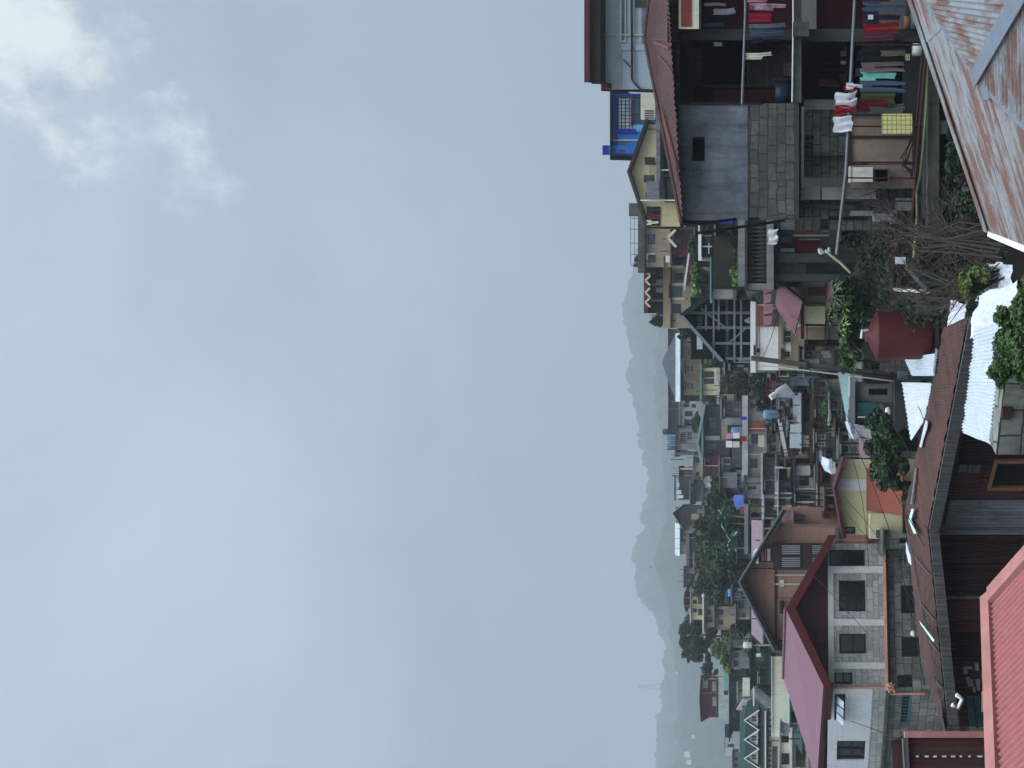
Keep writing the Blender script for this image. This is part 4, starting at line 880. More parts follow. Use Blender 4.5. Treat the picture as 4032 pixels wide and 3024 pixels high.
# ================================================================ tan gabled house behind it
o, W = house('tan_house', 'tan clapboard house with a dark-trimmed gable and white louvred bay windows', 'house', 2075, 2520, 3052, 3420, 34, 8, 'tan', roof=('gf', 2922, 2274, 34, .7, .09), rm='roof_mauve')
for s, e in (((2916,2274),(3083,1997)), ((2916,2274),(3052,2540))):
    a, b = W.pt(*s,.72), W.pt(*e,.72); mb = MB(); mb.hexa([a,b,b-Z*.2,a-Z*.2], [p+V((0,.05,0)) for p in (a,b,b-Z*.2,a-Z*.2)]); mb.build('barge_board', 'frame_dark', o)
    mb = MB(); c = V((0,-.04,.06)); mb.hexa([a+c,b+c,b+c-Z*.09,a+c-Z*.09], [p+V((0,.03,0)) for p in (a+c,b+c,b+c-Z*.09,a+c-Z*.09)]); mb.build('trim', 'steel', o)
part(o, 'belt_course', 'frame_brown', W, (3050,3059,2240,2520,0,.05)); part(o, 'corner_board', 'tan', W, (2995,3052,2080,2083,0,.03)); part(o, 'joint_strip', 'frame_brown', W, (2960,3400,2236,2240,0,.03),(3059,3400,2352,2355,0,.02))
b = part(o, 'bay', 'frame_brown', W, (3046,3380,2132,2236,0,.35))
for x0, x1, y0, y1 in ((3075,3156,2136,2178),(3075,3156,2184,2228),(3193,3240,2136,2178),(3193,3240,2184,2228)):
    wf = part(o, 'window', 'frame_dark', W, (x0,x1,y0,y1,.35,.37)); mb = MB()
    for i in range(5): 
        y = y0+4+i*(y1-y0-8)/4.6; W.box(mb, x0+5, x1-5, y, y+4.2, .37, .40)
    mb.build('louvres', 'jalousie', wf)
mb = MB(); c = W.pt(2990,2180,.3); 
for i in range(9):
    a0, a1 = math.pi*i/9, math.pi*(i+1)/9; r_ = .32
    p0_, p1_ = c+V((-r_*math.cos(a0),0,.25*math.sin(a0))), c+V((-r_*math.cos(a1),0,.25*math.sin(a1))); mb.hexa([p0_-V((0,.35,0)),p1_-V((0,.35,0)),c-V((0,.35,0)),c-V((0,.34,0))],[p0_,p1_,c,c+V((0,.01,0))])
mb.build('canopy', 'white_paint', o)
part(o, 'upper_window', 'frame_brown', W, (2992,3046,2152,2208,0,.2)); part(o, 'curtain', 'cloth_pink', W, (2998,3008,2156,2204,.2,.22),(3012,3018,2156,2204,.2,.22)); part(o, 'curtain', 'cloth_white', W, (3022,3034,2156,2204,.2,.22))
lamp = part(o, 'lamp_box', 'plastic_white', W, (3070,3088,2283,2308,0,.06)); mb = MB(); c = W.pt(3078,2385,.2); mb.tube([c-V((.28,0,0)), c+V((.28,0,0))], .1, 12); mb.build('heater', 'frame_brown', o)
W2 = Wall(2003, 34.5, 2080, 34.5, 34.); part(o, 'porch_wall', 'tan', W2, (3075,3420,2004,2075,-3,-.6)); part(o, 'porch_post', 'tan', W2, (3065,3400,2062,2076,-.3,.1)); part(o, 'porch_beam', 'tan', W2, (3114,3123,2010,2062,-.5,.0)); part(o, 'porch_window', 'glass_grey', W2, (3120,3165,2035,2060,-.6,-.55)); part(o, 'porch_balustrade', 'roof_mauve', W2, (3080,3118,2015,2050,-.5,-.3))
part(o, 'side_porch_post', 'concrete_pale', Wall(2490,34.4,2540,34.4), (3047,3200,2496,2500,-.1,0),(3050,3200,2508,2512,-.1,0),(3052,3200,2528,2533,-.1,0)); part(o, 'side_porch_back', 'interior', Wall(2490,36,2540,36), (3060,3200,2520,2560,-.1,0))
part(o, 'eave_awning', 'maroon_wall', Wall(1995,32,2075,32), (3238,3246,2012,2042,-1.2,0)); part(o, 'awning_roof', 'red_brick', Wall(1995,32.5,2075,32.5), (3246,3280,2018,2044,-1,0))
house('tile_roof_house', 'house with a mauve tiled roof rising behind the tan gable', 'house', 2066, 2512, 3003, 3100, 42, 7, 'concrete_dark', roof=('gs', 60, .3), rm='roof_mauve')

# ================================================================ yellow house in the centre
o, W = house('yellow_house', 'cream yellow house with a thin maroon gable roof beside the dark round tree', 'house', 1808, 2106, 3322, 3640, 27, 2.4, 'cream', wins=[(3326,3368,2074,2102,1,1,'teal_dark','jalousie_teal')], roof=('gf', 3288, 1918, 12, .35, .05), rm='maroon_deep')
for s, e in (((3283,1918),(3312,1836)),((3283,1918),(3322,2110))):
    a, b = W.pt(*s,.37), W.pt(*e,.37); mb = MB(); mb.hexa([a,b,b-Z*.1,a-Z*.1], [p+V((0,.04,0)) for p in (a,b,b-Z*.1,a-Z*.1)]); mb.build('barge_board', 'maroon_deep', o)
part(o, 'white_stripe', 'white_band', W, (3300,3412,1886,1930,0,.02)); part(o, 'joint', 'beige_wall', W, (3412,3416,1930,2106,0,.012))
part(o, 'side_wing', 'cream', W, (3420,3545,2010,2108,0,.6)); part(o, 'wing_trim', 'maroon_wall', W, (3415,3545,2108,2122,-1,.5)); f = part(o, 'wing_window', 'teal_dark', W, (3444,3492,2074,2104,.6,.62)); part(o, 'louvres', 'jalousie_teal', W, *[(3448+i*9,3454+i*9,2077,2101,.62,.64) for i in range(5)], par=f)
a, b, c, d = W.pt(3412,1842,.02), W.pt(3412,2008,.02), W.pt(3540,2008,1.1), W.pt(3540,1842,1.1); mb = MB(); slab(mb, [a,b,c,d], .05); mb.build('lean_to_roof', 'red_brick', o)
mset(('orange_roof', (138,80,64), 'corr', dict(c2=(104,64,54), rust=.2, freq=4)))
mb = MB(); mb.hexa([p+Z*.012+V((0,-.012,0)) for p in (a,b,c,d)], [p+Z*.004 for p in (a,b,c,d)]); mb.build('roof_sheet', 'orange_roof', o)

# ================================================================ white house with pink awnings and pink lean-to
o, W = house('white_house', 'white concrete house with a white parapet and pink scalloped awnings behind the utility pole', 'house', 1198, 1458, 2976, 3320, 30, 7, 'white_paint', wins=[(2980,2993,1372,1388),(3091,3113,1304,1323),(3091,3113,1328,1346),(3087,3110,1384,1403)], roof=('flat', 20, .1), rm='white_paint')
part(o, 'lower_wall', 'beige_wall', W, (3064,3090,1200,1458,0,.03),(3114,3320,1288,1458,0,.03),(3090,3114,1404,1458,0,.03)); part(o, 'lattice', 'orange_wall', W, (2980,3010,1205,1286,0,.1)); part(o, 'pink_wall', 'roof_pink', W, (3010,3064,1200,1286,0,.05))
for i, (y, h) in enumerate(((1120,34),(1160,30),(1202,36),(1246,32))):
    mb = MB(); a, b = W.pt(3008,y,.3), W.pt(3008,y+40,.3); c, d = W.pt(3008+h,y+36,.75), W.pt(3012+h,y+6,.75); mb.hexa([a,b,c,d], [p-Z*.03 for p in (a,b,c,d)]); mb.build('awning', 'shed_pink', o)
o = T('pink_shed', 'lean-to house under a streaked pink roof, above the leafy banana plants', 'house', P(3320,1200,28))
a, b, c, d = P(3061,1108,27), P(3160,1186,26.4), P(3128,1316,29), P(3052,1212,29.5)
mb = MB(); slab(mb, [a,b,c,d], .06); mb.build('roof', 'shed_pink', o); a2 = P(3062,1104,26.9); mb = MB(); mb.beam(a2, P(3163,1185,26.3), .14, .1); mb.build('barge_board', 'maroon_deep', o)
W = Wall(1108, 27.6, 1290, 28.5, 27.6)
part(o, 'wall', 'beige_wall', W, (3150,3330,1108,1290,-3,-.3)); mb = MB(); mb.prism([W.pt(3080,1110,-.3), W.pt(3165,1180,-.3), W.pt(3330,1180,-.3), W.pt(3330,1110,-.3)], V((0,.1,0))); mb.build('gable_wall', 'cream_pale', o)
part(o, 'window', 'glass_blue', W, (3090,3160,1114,1140,-.3,-.26)); part(o, 'door', 'barge_red', W, (3180,3282,1142,1174,-.3,-.24)); part(o, 'yellow_panel', 'cream', W, (3170,3250,1204,1272,-.2,.05)); part(o, 'panel_head', 'white_band', W, (3160,3171,1196,1276,-.2,.08))
part(o, 'side_beam', 'maroon_deep', W, (3152,3166,1196,1330,-.1,.12)); part(o, 'storage_rack', 'steel_dark', W, (3176,3180,1278,1440,-.3,.2),(3250,3256,1278,1440,-.3,.2),(3166,3330,1350,1356,-.3,.2)); part(o, 'rack_back', 'interior', W, (3166,3330,1280,1440,-1.6,-1.4)); part(o, 'tarp', 'red_brick', W, (3168,3212,1352,1418,-.2,.1)); part(o, 'steps', 'wood_grey', W, *[(3240+i*9,3244+i*9,1360,1425,-.2,.25) for i in range(6)])

# ================================================================ dark terrace house (plants, balusters) and what is under it
d = 25.; o = T('terrace_house', 'grey concrete house with an open planted terrace and dark baluster balcony', 'house', P(3600,1000,d))
def bx(nm, m, *bs, par=None): return part(o, nm, m, None, *bs, par=par)
bx('terrace_slab', 'concrete_dark', (2932,2942,870,1145,d-.1,4)); bx('balcony_slab', 'concrete', (3018,3046,868,1142,d-.25,.6)); bx('floor', 'concrete_dark', (3020,3045,868,1142,d+.36,4))
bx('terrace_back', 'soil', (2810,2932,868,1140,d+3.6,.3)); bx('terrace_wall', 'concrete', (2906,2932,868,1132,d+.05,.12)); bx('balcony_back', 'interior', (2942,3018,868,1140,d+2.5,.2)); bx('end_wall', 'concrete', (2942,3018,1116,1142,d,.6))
mb = MB(); 
for b in ((2802,2808,868,1148,d-.1,.08),(2808,2935,1128,1133,d-.1,.08),(2935,3018,866,871,d-.1,.1)): mb.fb(*b)
mb.fb(2802,2808,868,872,d,4); mb.build('frame', 'teal_dark', o)
mb = MB()
for i in range(15):
    c = P(3018, 880+i*16, d+.1); mb.lathe([(.03,0),(.06,.05),(.075,.16),(.045,.3),(.03,.42),(.05,.5),(.05,.56),(.03,.6)], c, 8)
mb.build('balusters', 'concrete_dark', o, True); bx('handrail', 'concrete_dark', (2944,2950,868,1118,d+.02,.16))
q = random.Random(9)
for i, (x, y, m, c2, l) in enumerate(((2892,905,'cloth_maroon',48,'maroon bundle on the planted terrace'),(2865,960,'cloth_yellow',16,'pale yellow bundle on the planted terrace'),(2898,942,'plastic_white',18,'white tub on the planted terrace'))):
    mb = MB(); r_ = c2*.5*d/F; mb.lathe([(0,0),(r_*.9,0),(r_,r_),(r_*.7,r_*1.6),(0,r_*1.7)], P(2932,y,d+.6), 10); tag(mb.build('bundle', m, None, True), l, 'bundle')
cloth('towel', 3024, 3062, 902, 962, d-.4, 'cloth_white', 'white sheet hanging over the concrete balcony edge of the terrace house', fold=.05)
W = Wall(860, d+.6, 1145, d+.6)
bx('ground_wall', 'concrete_dark', (3046,3500,866,1110,d+1.6,.2)); bx('column', 'concrete_dark', (3056,3400,997,1033,d,.35)); bx('column', 'concrete_dark', (3050,3500,1080,1107,d,.35))
bx('curtain', 'cloth_maroon', (3128,3228,944,995,d+.7,.06)); bx('curtain_rail', 'steel', (3150,3228,940,945,d+.6,.04)); bx('blue_panel', 'cement_blue', (3074,3130,866,905,d+.5,.06)); bx('panel', 'roof_mauve', (3076,3118,934,955,d+.8,.05),(3074,3117,1034,1078,d+.8,.05)); bx('bench', 'white_band', (3074,3128,978,992,d+.5,.3)); bx('boxes', 'galv_grey', (3119,3145,1034,1077,d+.6,.3),(3147,3173,1040,1078,d+.5,.3)); bx('dark_window', 'glass', (3262,3305,866,908,d+1.0,.06))
o = T('plank_shed', 'weathered brown plank shed wall below the concrete balcony', 'shed', P(3264,895,d-1)); part(o, 'plank_wall', 'wood_brown', None, (3129,3262,864,924,d-1,.6)); part(o, 'roof_edge', 'plywood', None, (3124,3264,924,930,d-1.1,.8))
mb = MB(); q = random.Random(12)
for i in range(9): mb.lathe([(0,-.06),(.07,-.03),(.07,.04),(0,.07)], P(3240+q.uniform(-14,45),986+q.uniform(-8,10),d-.3), 8)
tag(mb.build('potted_things', 'plastic_white', None, True), 'cluster of cream pots on the ledge left of the maroon curtain', 'pots')
mb = MB(); mb.tube([P(3262,998,24), P(3310,1035,23.8), P(3350,1075,23.6)], .045, 6); tag(mb.build('bamboo_pole', 'hose'), 'slanting green bamboo pole above the banana plants', 'pole')

# ================================================================ open steel-framed gable house
d = 36.; o = T('steel_frame_house', 'unfinished gable house of bare grey steel posts and beams over dark floors', 'house', P(3000,1300,d))
A, Rr, Ll = P(2689,1245,d), P(2808,1155,d), P(2850,1425,d); k = V((0,7,0))
mb = MB(); slab(mb, [A+V((0,-.6,.1)), Rr+V((0,-.6,.1)), Rr+k, A+k], .15); slab(mb, [A+V((0,-.6,.1)), Ll+V((0,-.6,.1)), Ll+k, A+k], .15); mb.build('roof', 'teal_dark', o)
for E in (Rr, Ll):
    f = V((0,-.65,.1)); w_ = .42 if E is Rr else .2; mb = MB(); mb.hexa([A+f,E+f,E+f-Z*w_,A+f-Z*w_], [p+V((0,.05,0)) for p in (A+f,E+f,E+f-Z*w_,A+f-Z*w_)]); mb.build('barge_board', 'teal_dark' if E is Rr else 'steel', o)
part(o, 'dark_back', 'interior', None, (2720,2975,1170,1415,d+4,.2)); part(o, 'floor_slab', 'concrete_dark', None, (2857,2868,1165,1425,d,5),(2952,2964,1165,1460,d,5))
for y in (1172,1232,1290,1352,1412): mb = MB(); mb.beam(P(max(2700+abs(y-1245)*.95,2705),y,d), P(2960,y,d), .12); mb.build('post', 'steel', o)
for x, y0, y1 in ((2810,1160,1412),(2892,1160,1425),(2918,1160,1425),(2830,1180,1300),(2780,1200,1300)): mb = MB(); mb.beam(P(x,y0,d-.1), P(x,y1,d-.1), .09); mb.build('beam', 'steel', o)
mb = MB(); mb.beam(P(2760,1215,d-.12), P(2870,1300,d-.12), .07); mb.beam(P(2940,1290,d-.12), P(2870,1350,d-.12), .06); mb.build('brace', 'steel', o)
part(o, 'white_sheet', 'glass_pale', None, *[(2748,2764,1215+i*14,1226+i*14,d+2,.05) for i in range(5)], (2744,2766,1284,1375,d+2,.05))
mb = MB(); mb.lathe([(0,-.15),(.16,-.1),(.17,.05),(.1,.16),(.05,.24),(0,.25)], P(2952,1262,d-.5), 7); tag(mb.build('sack', 'cloth_grey', None, True), 'grey sack on the white house parapet below the steel frame', 'sack')
# ================================================================ ridge houses, right
o, W = house('grey_house', 'large pale grey house with a dark maroon eave at the top right edge', 'house', -300, 352, 2384, 2760, 30, 9, 'grey_paint', roof=('flat', 14, .12), rm='roof_red')
part(o, 'fascia', 'roof_red', W, (2330,2350,-300,364,.2,1.)); part(o, 'soffit', 'frame_brown', W, (2350,2384,-300,360,-.5,.75)); part(o, 'recess_band', 'concrete_pale', W, (2422,2448,-300,352,0,.03)); part(o, 'pilaster', 'grey_paint', W, (2448,2760,175,200,0,.05)); part(o, 'eave_stop', 'roof_red', W, (2385,2408,350,372,-.8,.6))
f = part(o, 'strip_window', 'frame_white', W, (2444,2466,-300,168,.03,.07)); part(o, 'glazing', 'glass_blue', W, (2449,2461,-300,163,.07,.08), par=f)
mb = MB(); mb.tube([W.pt(2489,-300,.12), W.pt(2491,318,.12), W.pt(2512,345,.12), W.pt(2528,358,.1), W.pt(2700,360,.1)], .045, 7); mb.tube([W.pt(2456,238,.08), W.pt(2464,245,.08), W.pt(2483,266,.08)], .03, 5); mb.build('downpipe', 'steel_dark', o)
o, W = house('blue_house', 'bright blue house with a gridded window wall behind the grey house', 'house', 370, 612, 2412, 2620, 45, 8, 'blue_mid', wins=[(2431,2490,382,508,9,4,'frame_dark','glass_pale'),(2494,2542,380,490,8,2,'plastic_navy','glass_blue')], roof=('shed', 4, .4), rm='roof_green')
part(o, 'parapet', 'blue_deep', W, (2374,2398,574,612,-8,.1)); part(o, 'blue_surround', 'blue_deep', W, (2414,2430,370,575,0,.08),(2430,2544,370,380,0,.08),(2430,2505,510,528,0,.08)); part(o, 'pale_panel', 'blue_pale', W, (2494,2535,492,518,0,.06)); part(o, 'edge_strip', 'blue_deep', W, (2398,2500,606,613,0,.1)); part(o, 'parapet_face', 'blue_mid', W, (2398,2600,575,606,0,.12)); part(o, 'vent', 'glass_grey', W, (2444,2462,556,572,0,.04),(2442,2462,593,602,.12,.15))
part(o, 'lower_block', 'cream_pale', W, (2545,2600,385,505,.0,1.5)); part(o, 'lattice_window', 'glass_grey', W, *[(2560+i*9,2567+i*9,470+j*9,476+j*9,1.5,1.52) for i in range(4) for j in range(4)])
o, W = house('yellow_gable_house', 'pale yellow gabled house with three small windows on the right-hand ridge', 'house', 490, 892, 2548, 2700, 40, 9, 'yellow_house', wins=[(2540,2577,620,649,2,1),(2536,2575,691,720,2,1),(2544,2570,757,783,2,1)] and [], roof=('gf', 2479, 685, 14, .4, .16), rm='frame_brown')
for i, (a_, b_, c_, d_) in enumerate(((2540,2577,620,649),(2536,2575,691,720),(2544,2570,757,783))):
    f = part(o, 'window', 'frame_brown', W, (a_,b_,c_,d_,0,.05)); part(o, 'pane', 'glass_grey' if i == 1 else 'glass', W, (a_+4,b_-4,c_+4,(c_+d_)/2-1.5,.05,.06),(a_+4,b_-4,(c_+d_)/2+1.5,d_-4,.05,.06), par=f)
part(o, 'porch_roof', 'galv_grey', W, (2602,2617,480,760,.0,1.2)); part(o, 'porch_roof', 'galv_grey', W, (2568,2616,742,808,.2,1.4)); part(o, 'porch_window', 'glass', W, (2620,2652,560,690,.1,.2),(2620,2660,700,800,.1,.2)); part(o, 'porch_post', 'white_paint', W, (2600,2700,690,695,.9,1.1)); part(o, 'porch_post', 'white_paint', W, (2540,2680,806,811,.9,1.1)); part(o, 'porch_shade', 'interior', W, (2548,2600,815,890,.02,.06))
cloth('shirt', 2550, 2594, 818, 836, 38.5, 'cloth_navy', 'dark shirt drying under the left eave of the pale yellow gable', seed=3)
cloth('towel', 2552, 2598, 842, 862, 38.5, 'cloth_maroon', 'dark red cloth drying under the left eave of the pale yellow gable')
cloth('shirt', 2548, 2592, 866, 886, 38.5, 'cloth_cream', 'cream shirt drying at the far left of the pale yellow gable')
o, W = house('deck_house', 'brown concrete house with a flat roof deck and thin railings on the ridge', 'house', 800, 1052, 2544, 2740, 55, 8, 'beige_wall', wins=[(2550,2580,922,962,1,1,'frame_dark','glass_blue'),(2552,2582,1004,1032),(2650,2690,1010,1045,1,1,'frame_brown','glass_grey')], roof=('flat', 26, .5), rm='concrete_mossy')
part(o, 'white_frame', 'white_paint', W, (2546,2552,998,1024,0,.1),(2552,2580,998,1003,0,.1)); part(o, 'white_box', 'plastic_white', W, (2624,2640,1009,1036,0,.3)); part(o, 'shade_band', 'concrete_dark', W, (2614,2622,1008,1052,0,.08))
part(o, 'parapet', 'concrete_mossy', W, (2476,2518,800,852,-2,0)); part(o, 'corner_stub', 'roof_red', W, (2498,2518,1040,1054,-1,.3))
mb = MB()
for y in (862,905,960,1004,1048): mb.beam(W.pt(2518,y,.2), W.pt(2486,y,.2), .05)
for x in (2486,2500): mb.beam(W.pt(x,855,.2), W.pt(x,1050,.2), .04)
mb.build('railing', 'steel', o)
o, W = house('red_dormer_house', 'house with a rose red roof and zigzag white eave trim below the flat deck', 'house', 868, 1005, 2648, 2745, 50, 6, 'maroon_wall', wins=[(2656,2682,928,960,1,1,'frame_brown','glass_grey')], roof=('shed', 62, .6), rm='roof_pink')
W = Wall(868, 49.2, 1005, 49.2)
for a_, b_ in (((2660,905),(2630,936)),((2630,936),(2662,972)),((2630,868),(2660,902))):
    mb = MB(); mb.beam(W.pt(*a_), W.pt(*b_), .16); mb.build('zigzag_trim', 'cream_pale', o)
o, W = house('scalloped_house', 'beige house with an open upper gallery and scalloped maroon roof edge on the ridge', 'house', 1053, 1292, 2612, 2760, 58, 8, 'beige_wall', wins=[(2658,2690,1074,1112),(2642,2686,1128,1168,1,1,'frame_brown','glass_grey'),(2648,2682,1196,1234)])
part(o, 'roof', 'roof_red', W, (2546,2562,1053,1238,-7,1)); part(o, 'gallery_back', 'interior', W, (2562,2612,1055,1250,-3,-2.8)); part(o, 'parapet', 'tan_wall', W, (2612,2641,1053,1292,0,.12)); part(o, 'gallery_post', 'beige_wall', W, (2562,2612,1118,1124,-.2,.0),(2562,2612,1180,1186,-.2,0),(2562,2612,1238,1244,-.2,0)); part(o, 'pilaster', 'cream_pale', W, (2641,2700,1116,1122,0,.1),(2641,2700,1174,1180,0,.1)); part(o, 'lower_shade', 'frame_brown', W, (2641,2646,1053,1292,0,.2))
for y in (1056,1094,1140,1178):
    for s in (0, 1):
        mb = MB(); mb.beam(W.pt(2552,y+18,.95), W.pt(2570,y+(36 if s else 0),.95), .14); mb.build('scallop_trim', 'cream_pale', o)
for i, (y, m, l) in enumerate(((1068,'plastic_navy','blue-grey tarpaulin bundle on the scalloped gallery'),(1105,'plastic_white','white chair stack on the scalloped gallery'),(1135,'plastic_white','second white chair on the scalloped gallery, left of the stack'),(1225,'plastic_navy','dark drum on the scalloped gallery'))):
    mb = MB(); mb.lathe([(0,0),(.22,0),(.26,.4),(.2,.7),(0,.72)], W.pt(2611,y,-.8), 8); tag(mb.build('bundle' if i else 'tarpaulin', m, None, True), l, 'bundle')
o = T('awning', 'long thin white eave edged in red above the green vines', 'awning', P(2725,1000,48)); mb = MB(); a, b = P(2716,945,48), P(2692,1125,50); mb.hexa([a,b,b-Z*.12,a-Z*.12], [p+V((0,3,.5)) for p in (a,b,b-Z*.12,a-Z*.12)]); mb.build('roof', 'white_paint', o); mb = MB(); mb.hexa([a-Z*.12,b-Z*.12,b-Z*.35,a-Z*.35], [p+V((0,.3,0)) for p in (a-Z*.12,b-Z*.12,b-Z*.35,a-Z*.35)]); mb.build('fascia', 'roof_red', o)
o, W = house('teal_house', 'dark teal house with a white fascia between the vines and the terrace', 'house', 862, 1012, 2764, 2860, 34, 6, 'teal_dark', wins=[(2768,2792,878,910,2,1)], roof=('flat', 12, .2), rm='white_paint')
part(o, 'gutter_pipe', 'white_paint', W, (2790,2793,958,1000,0,.06))
o, W = house('mint_roof_house', 'low house with a pale mint tin roof above the planted terrace', 'house', 1034, 1178, 2803, 2900, 33, 5, 'concrete', roof=('shed', 44, .2), rm='roof_mint')
o, W = house('grey_hut', 'small grey hut with a blue tarpaulin beside the terrace end', 'hut', 862, 910, 2820, 2935, 28, 3, 'concrete_dark', roof=('shed', 14, .2), rm='roof_grey'); part(o, 'tarpaulin', 'tarp_blue', W, (2838,2885,866,884,0,.1))
# ================================================================ hillside houses, centre
o, W = house('long_roof_hall', 'long hall with a pale grey roof along the crest of the slope', 'hall', 1296, 1686, 2630, 2720, 112, 12, 'concrete_dark', roof=('gs', 30, .6), rm='roof_pale')
o, W = house('school_building', 'tan building with three pairs of windows under a broad grey gable roof', 'building', 1342, 1556, 2692, 2800, 82, 10, 'tan_wall', wins=[(x0,2732,y0,y1,1,2,'frame_white','glass_grey') for x0,y0,y1 in ((2705,1371,1398),(2703,1437,1465),(2702,1506,1533))])
A, B, G = W.pt(2666,1316,1), W.pt(2666,1580,1), W.pt(2613,1426,1); k = V((0,11,0))
mb = MB(); mb.quad(A, B, G); mb.quad(A, G, G+k, A+k); mb.quad(B, B+k, G+k, G); mb.build('roof', 'roof_grey', o); mb = MB(); slab(mb, [W.pt(2690,1316,2), W.pt(2690,1580,2), B, A], .1); mb.build('pent_roof', 'roof_pale', o); part(o, 'eave_strip', 'green_pale', W, (2758,2763,1410,1580,0,.8))
o, W = house('balcony_house', 'beige house with a dark balcony below the tan building', 'house', 1448, 1556, 2766, 2850, 76, 7, 'cream', wins=[(2772,2812,1462,1486),(2770,2812,1490,1512)], roof=('flat', 4, .4), rm='concrete'); part(o, 'slab', 'concrete_pale', W, (2824,2838,1448,1592,-1,.6))
o, W = house('white_ruin', 'weathered white concrete house with broken dark openings under the long pale roof', 'house', 1578, 1688, 2680, 2790, 92, 8, 'concrete_pale', wins=[(2690,2715,1588,1604),(2722,2740,1590,1606),(2696,2728,1618,1640),(2700,2724,1652,1676)], roof=('flat', 5, .3), rm='concrete')
house('dark_shed', 'dark blue shed tucked under the left end of the pale hall roof', 'shed', 1568, 1612, 2634, 2700, 98, 5, 'plastic_navy', roof=('shed', 5, .2), rm='roof_grey')
o, W = house('vent_block_house', 'brown-grey block house with a row of slot vents and barrels on its roof', 'house', 1684, 1772, 2666, 2790, 88, 8, 'concrete', wins=[(2682,2702,1702+i*8,1706+i*8) for i in range(6)], roof=('flat', 4, .3), rm='concrete_mossy')
def drum(label, X, Y, wpx, hpx, d, m, name='water_drum', cat='water drum', group='blue drums on the slope'):
    c = P(X, Y, d); r_ = wpx*.5*d/F; h_ = hpx*d/F; mb = MB(); mb.lathe([(0,0),(r_*.95,0),(r_,h_*.1),(r_*.97,h_*.3),(r_,h_*.32),(r_,h_*.62),(r_*.97,h_*.65),(r_,h_*.9),(r_*.7,h_*.97),(r_*.3,h_),(0,h_)], c, 18); return tag(mb.build(name, m, None, True), label, cat, group)
drum('dark grey-blue barrel at the right end of the slot-vented house roof', 2660, 1700, 24, 52, 90, 'plastic_navy')
drum('blue drum second from the right on the slot-vented house roof', 2660, 1724, 18, 36, 90, 'plastic_blue'); drum('blue drum third from the right on the slot-vented house roof', 2660, 1744, 18, 37, 90, 'plastic_blue'); drum('teal drum at the left end of the slot-vented house roof', 2660, 1764, 18, 35, 90, 'jalousie_teal')
o, W = house('mint_gable_house', 'grey house under a low pale mint gable in the middle of the slope', 'house', 1600, 1876, 2774, 2880, 74, 9, 'concrete_dark', wins=[(2785,2802,1606,1622),(2790,2820,1640,1690,3,2,'frame_dark','glass_blue'),(2785,2822,1745,1772,2,2,'frame_dark','glass_blue'),(2788,2806,1778,1795),(2796,2812,1812,1830,1,1,'frame_white','glass_blue')], roof=('gf', 2748, 1740, 10, .8, .25), rm='roof_mint'); part(o, 'wall_patch', 'concrete_pale', W, (2776,2834,1716,1732,0,.1))
part(o, 'gable_front', 'roof_mint', W, (2765,2773,1602,1874,.3,.7))
o, W = house('laundry_deck_house', 'concrete house with an open roof deck of tanks and hanging panels', 'house', 1572, 1878, 2946, 3060, 58, 8, 'concrete', wins=[(2956,2984,1708,1746),(2952,2983,1806,1842),(2960,2980,1590,1606)], roof=('flat', 22, .3), rm='concrete_pale')
part(o, 'brick_panel', 'orange_wall', W, (2950,3012,1656,1700,0,.05)); part(o, 'lintel', 'cream_pale', W, (2952,2958,1706,1750,0,.1)); part(o, 'beige_panel', 'cream_pale', W, (2986,3010,1715,1760,0,.04)); part(o, 'pipe_post', 'steel', W, (2948,3060,1768,1772,0,.1)); part(o, 'deck_back', 'interior', W, (2850,2924,1600,1880,-5,-4.8)); part(o, 'deck_wall', 'concrete_dark', W, (2862,2924,1770,1860,-4,-3.8))
mb = MB(); mb.lathe([(0,-.15),(.1,-.1),(.13,.03),(.09,.15),(0,.17)], W.pt(2978,1842,-.09), 8)
drum('tall pale grey cylinder tank on the laundry deck', 2923, 1659, 30, 66, 60, 'galv_grey', 'water_tank', 'water tank', 'water tanks on the slope'); drum('squat blue tank beside the tall pale cylinder', 2923, 1698, 36, 44, 59, 'plastic_blue', 'water_tank', 'water tank', 'water tanks on the slope')
for i, (x0,x1,y0,y1,m,l) in enumerate(((2858,2884,1706,1728,'cloth_pink','pale pink sheet on the upper row of the laundry deck'),(2886,2912,1704,1726,'cloth_white','white sheet below the pale pink one on the laundry deck'),(2858,2884,1736,1762,'cloth_white','white square sheet at the left of the laundry deck, upper row'),(2886,2912,1738,1762,'cloth_cream','cream square sheet at the left of the laundry deck, lower row'),(2918,2940,1718,1738,'cloth_red','orange-red rag at the foot of the laundry deck'),(2915,2940,1640,1654,'cloth_blue','bright blue rag beside the tall pale tank'))):
    cloth('panel', x0, x1, y0, y1, 57.4-.1*i, m, l)
o, W = house('grey_flat_house', 'bare grey cement house with one small slot window left of the laundry deck', 'house', 1880, 1962, 2934, 3060, 57, 6, 'concrete', wins=[(2945,2978,1915,1926)], roof=('flat', 6, .2), rm='concrete_mossy')
o, W = house('round_hole_house', 'beige house with a round dark opening under a long grey lean-to roof', 'house', 1984, 2066, 2952, 3060, 52, 5, 'beige_wall'); mb = MB(); c = W.pt(2972,2032,.01); mb.tube([c, c+V((0,-.03,0))], .3, 16); mb.build('round_opening', 'black', o)
part(o, 'lean_to_roof', 'roof_grey', W, (2935,2950,1976,2170,-3,.9)); part(o, 'side_wall', 'concrete_dark', W, (2950,3060,2066,2165,-3,-.4)); part(o, 'door', 'red_brick', W, (2904,2930,2012,2042,-2,-1.9))
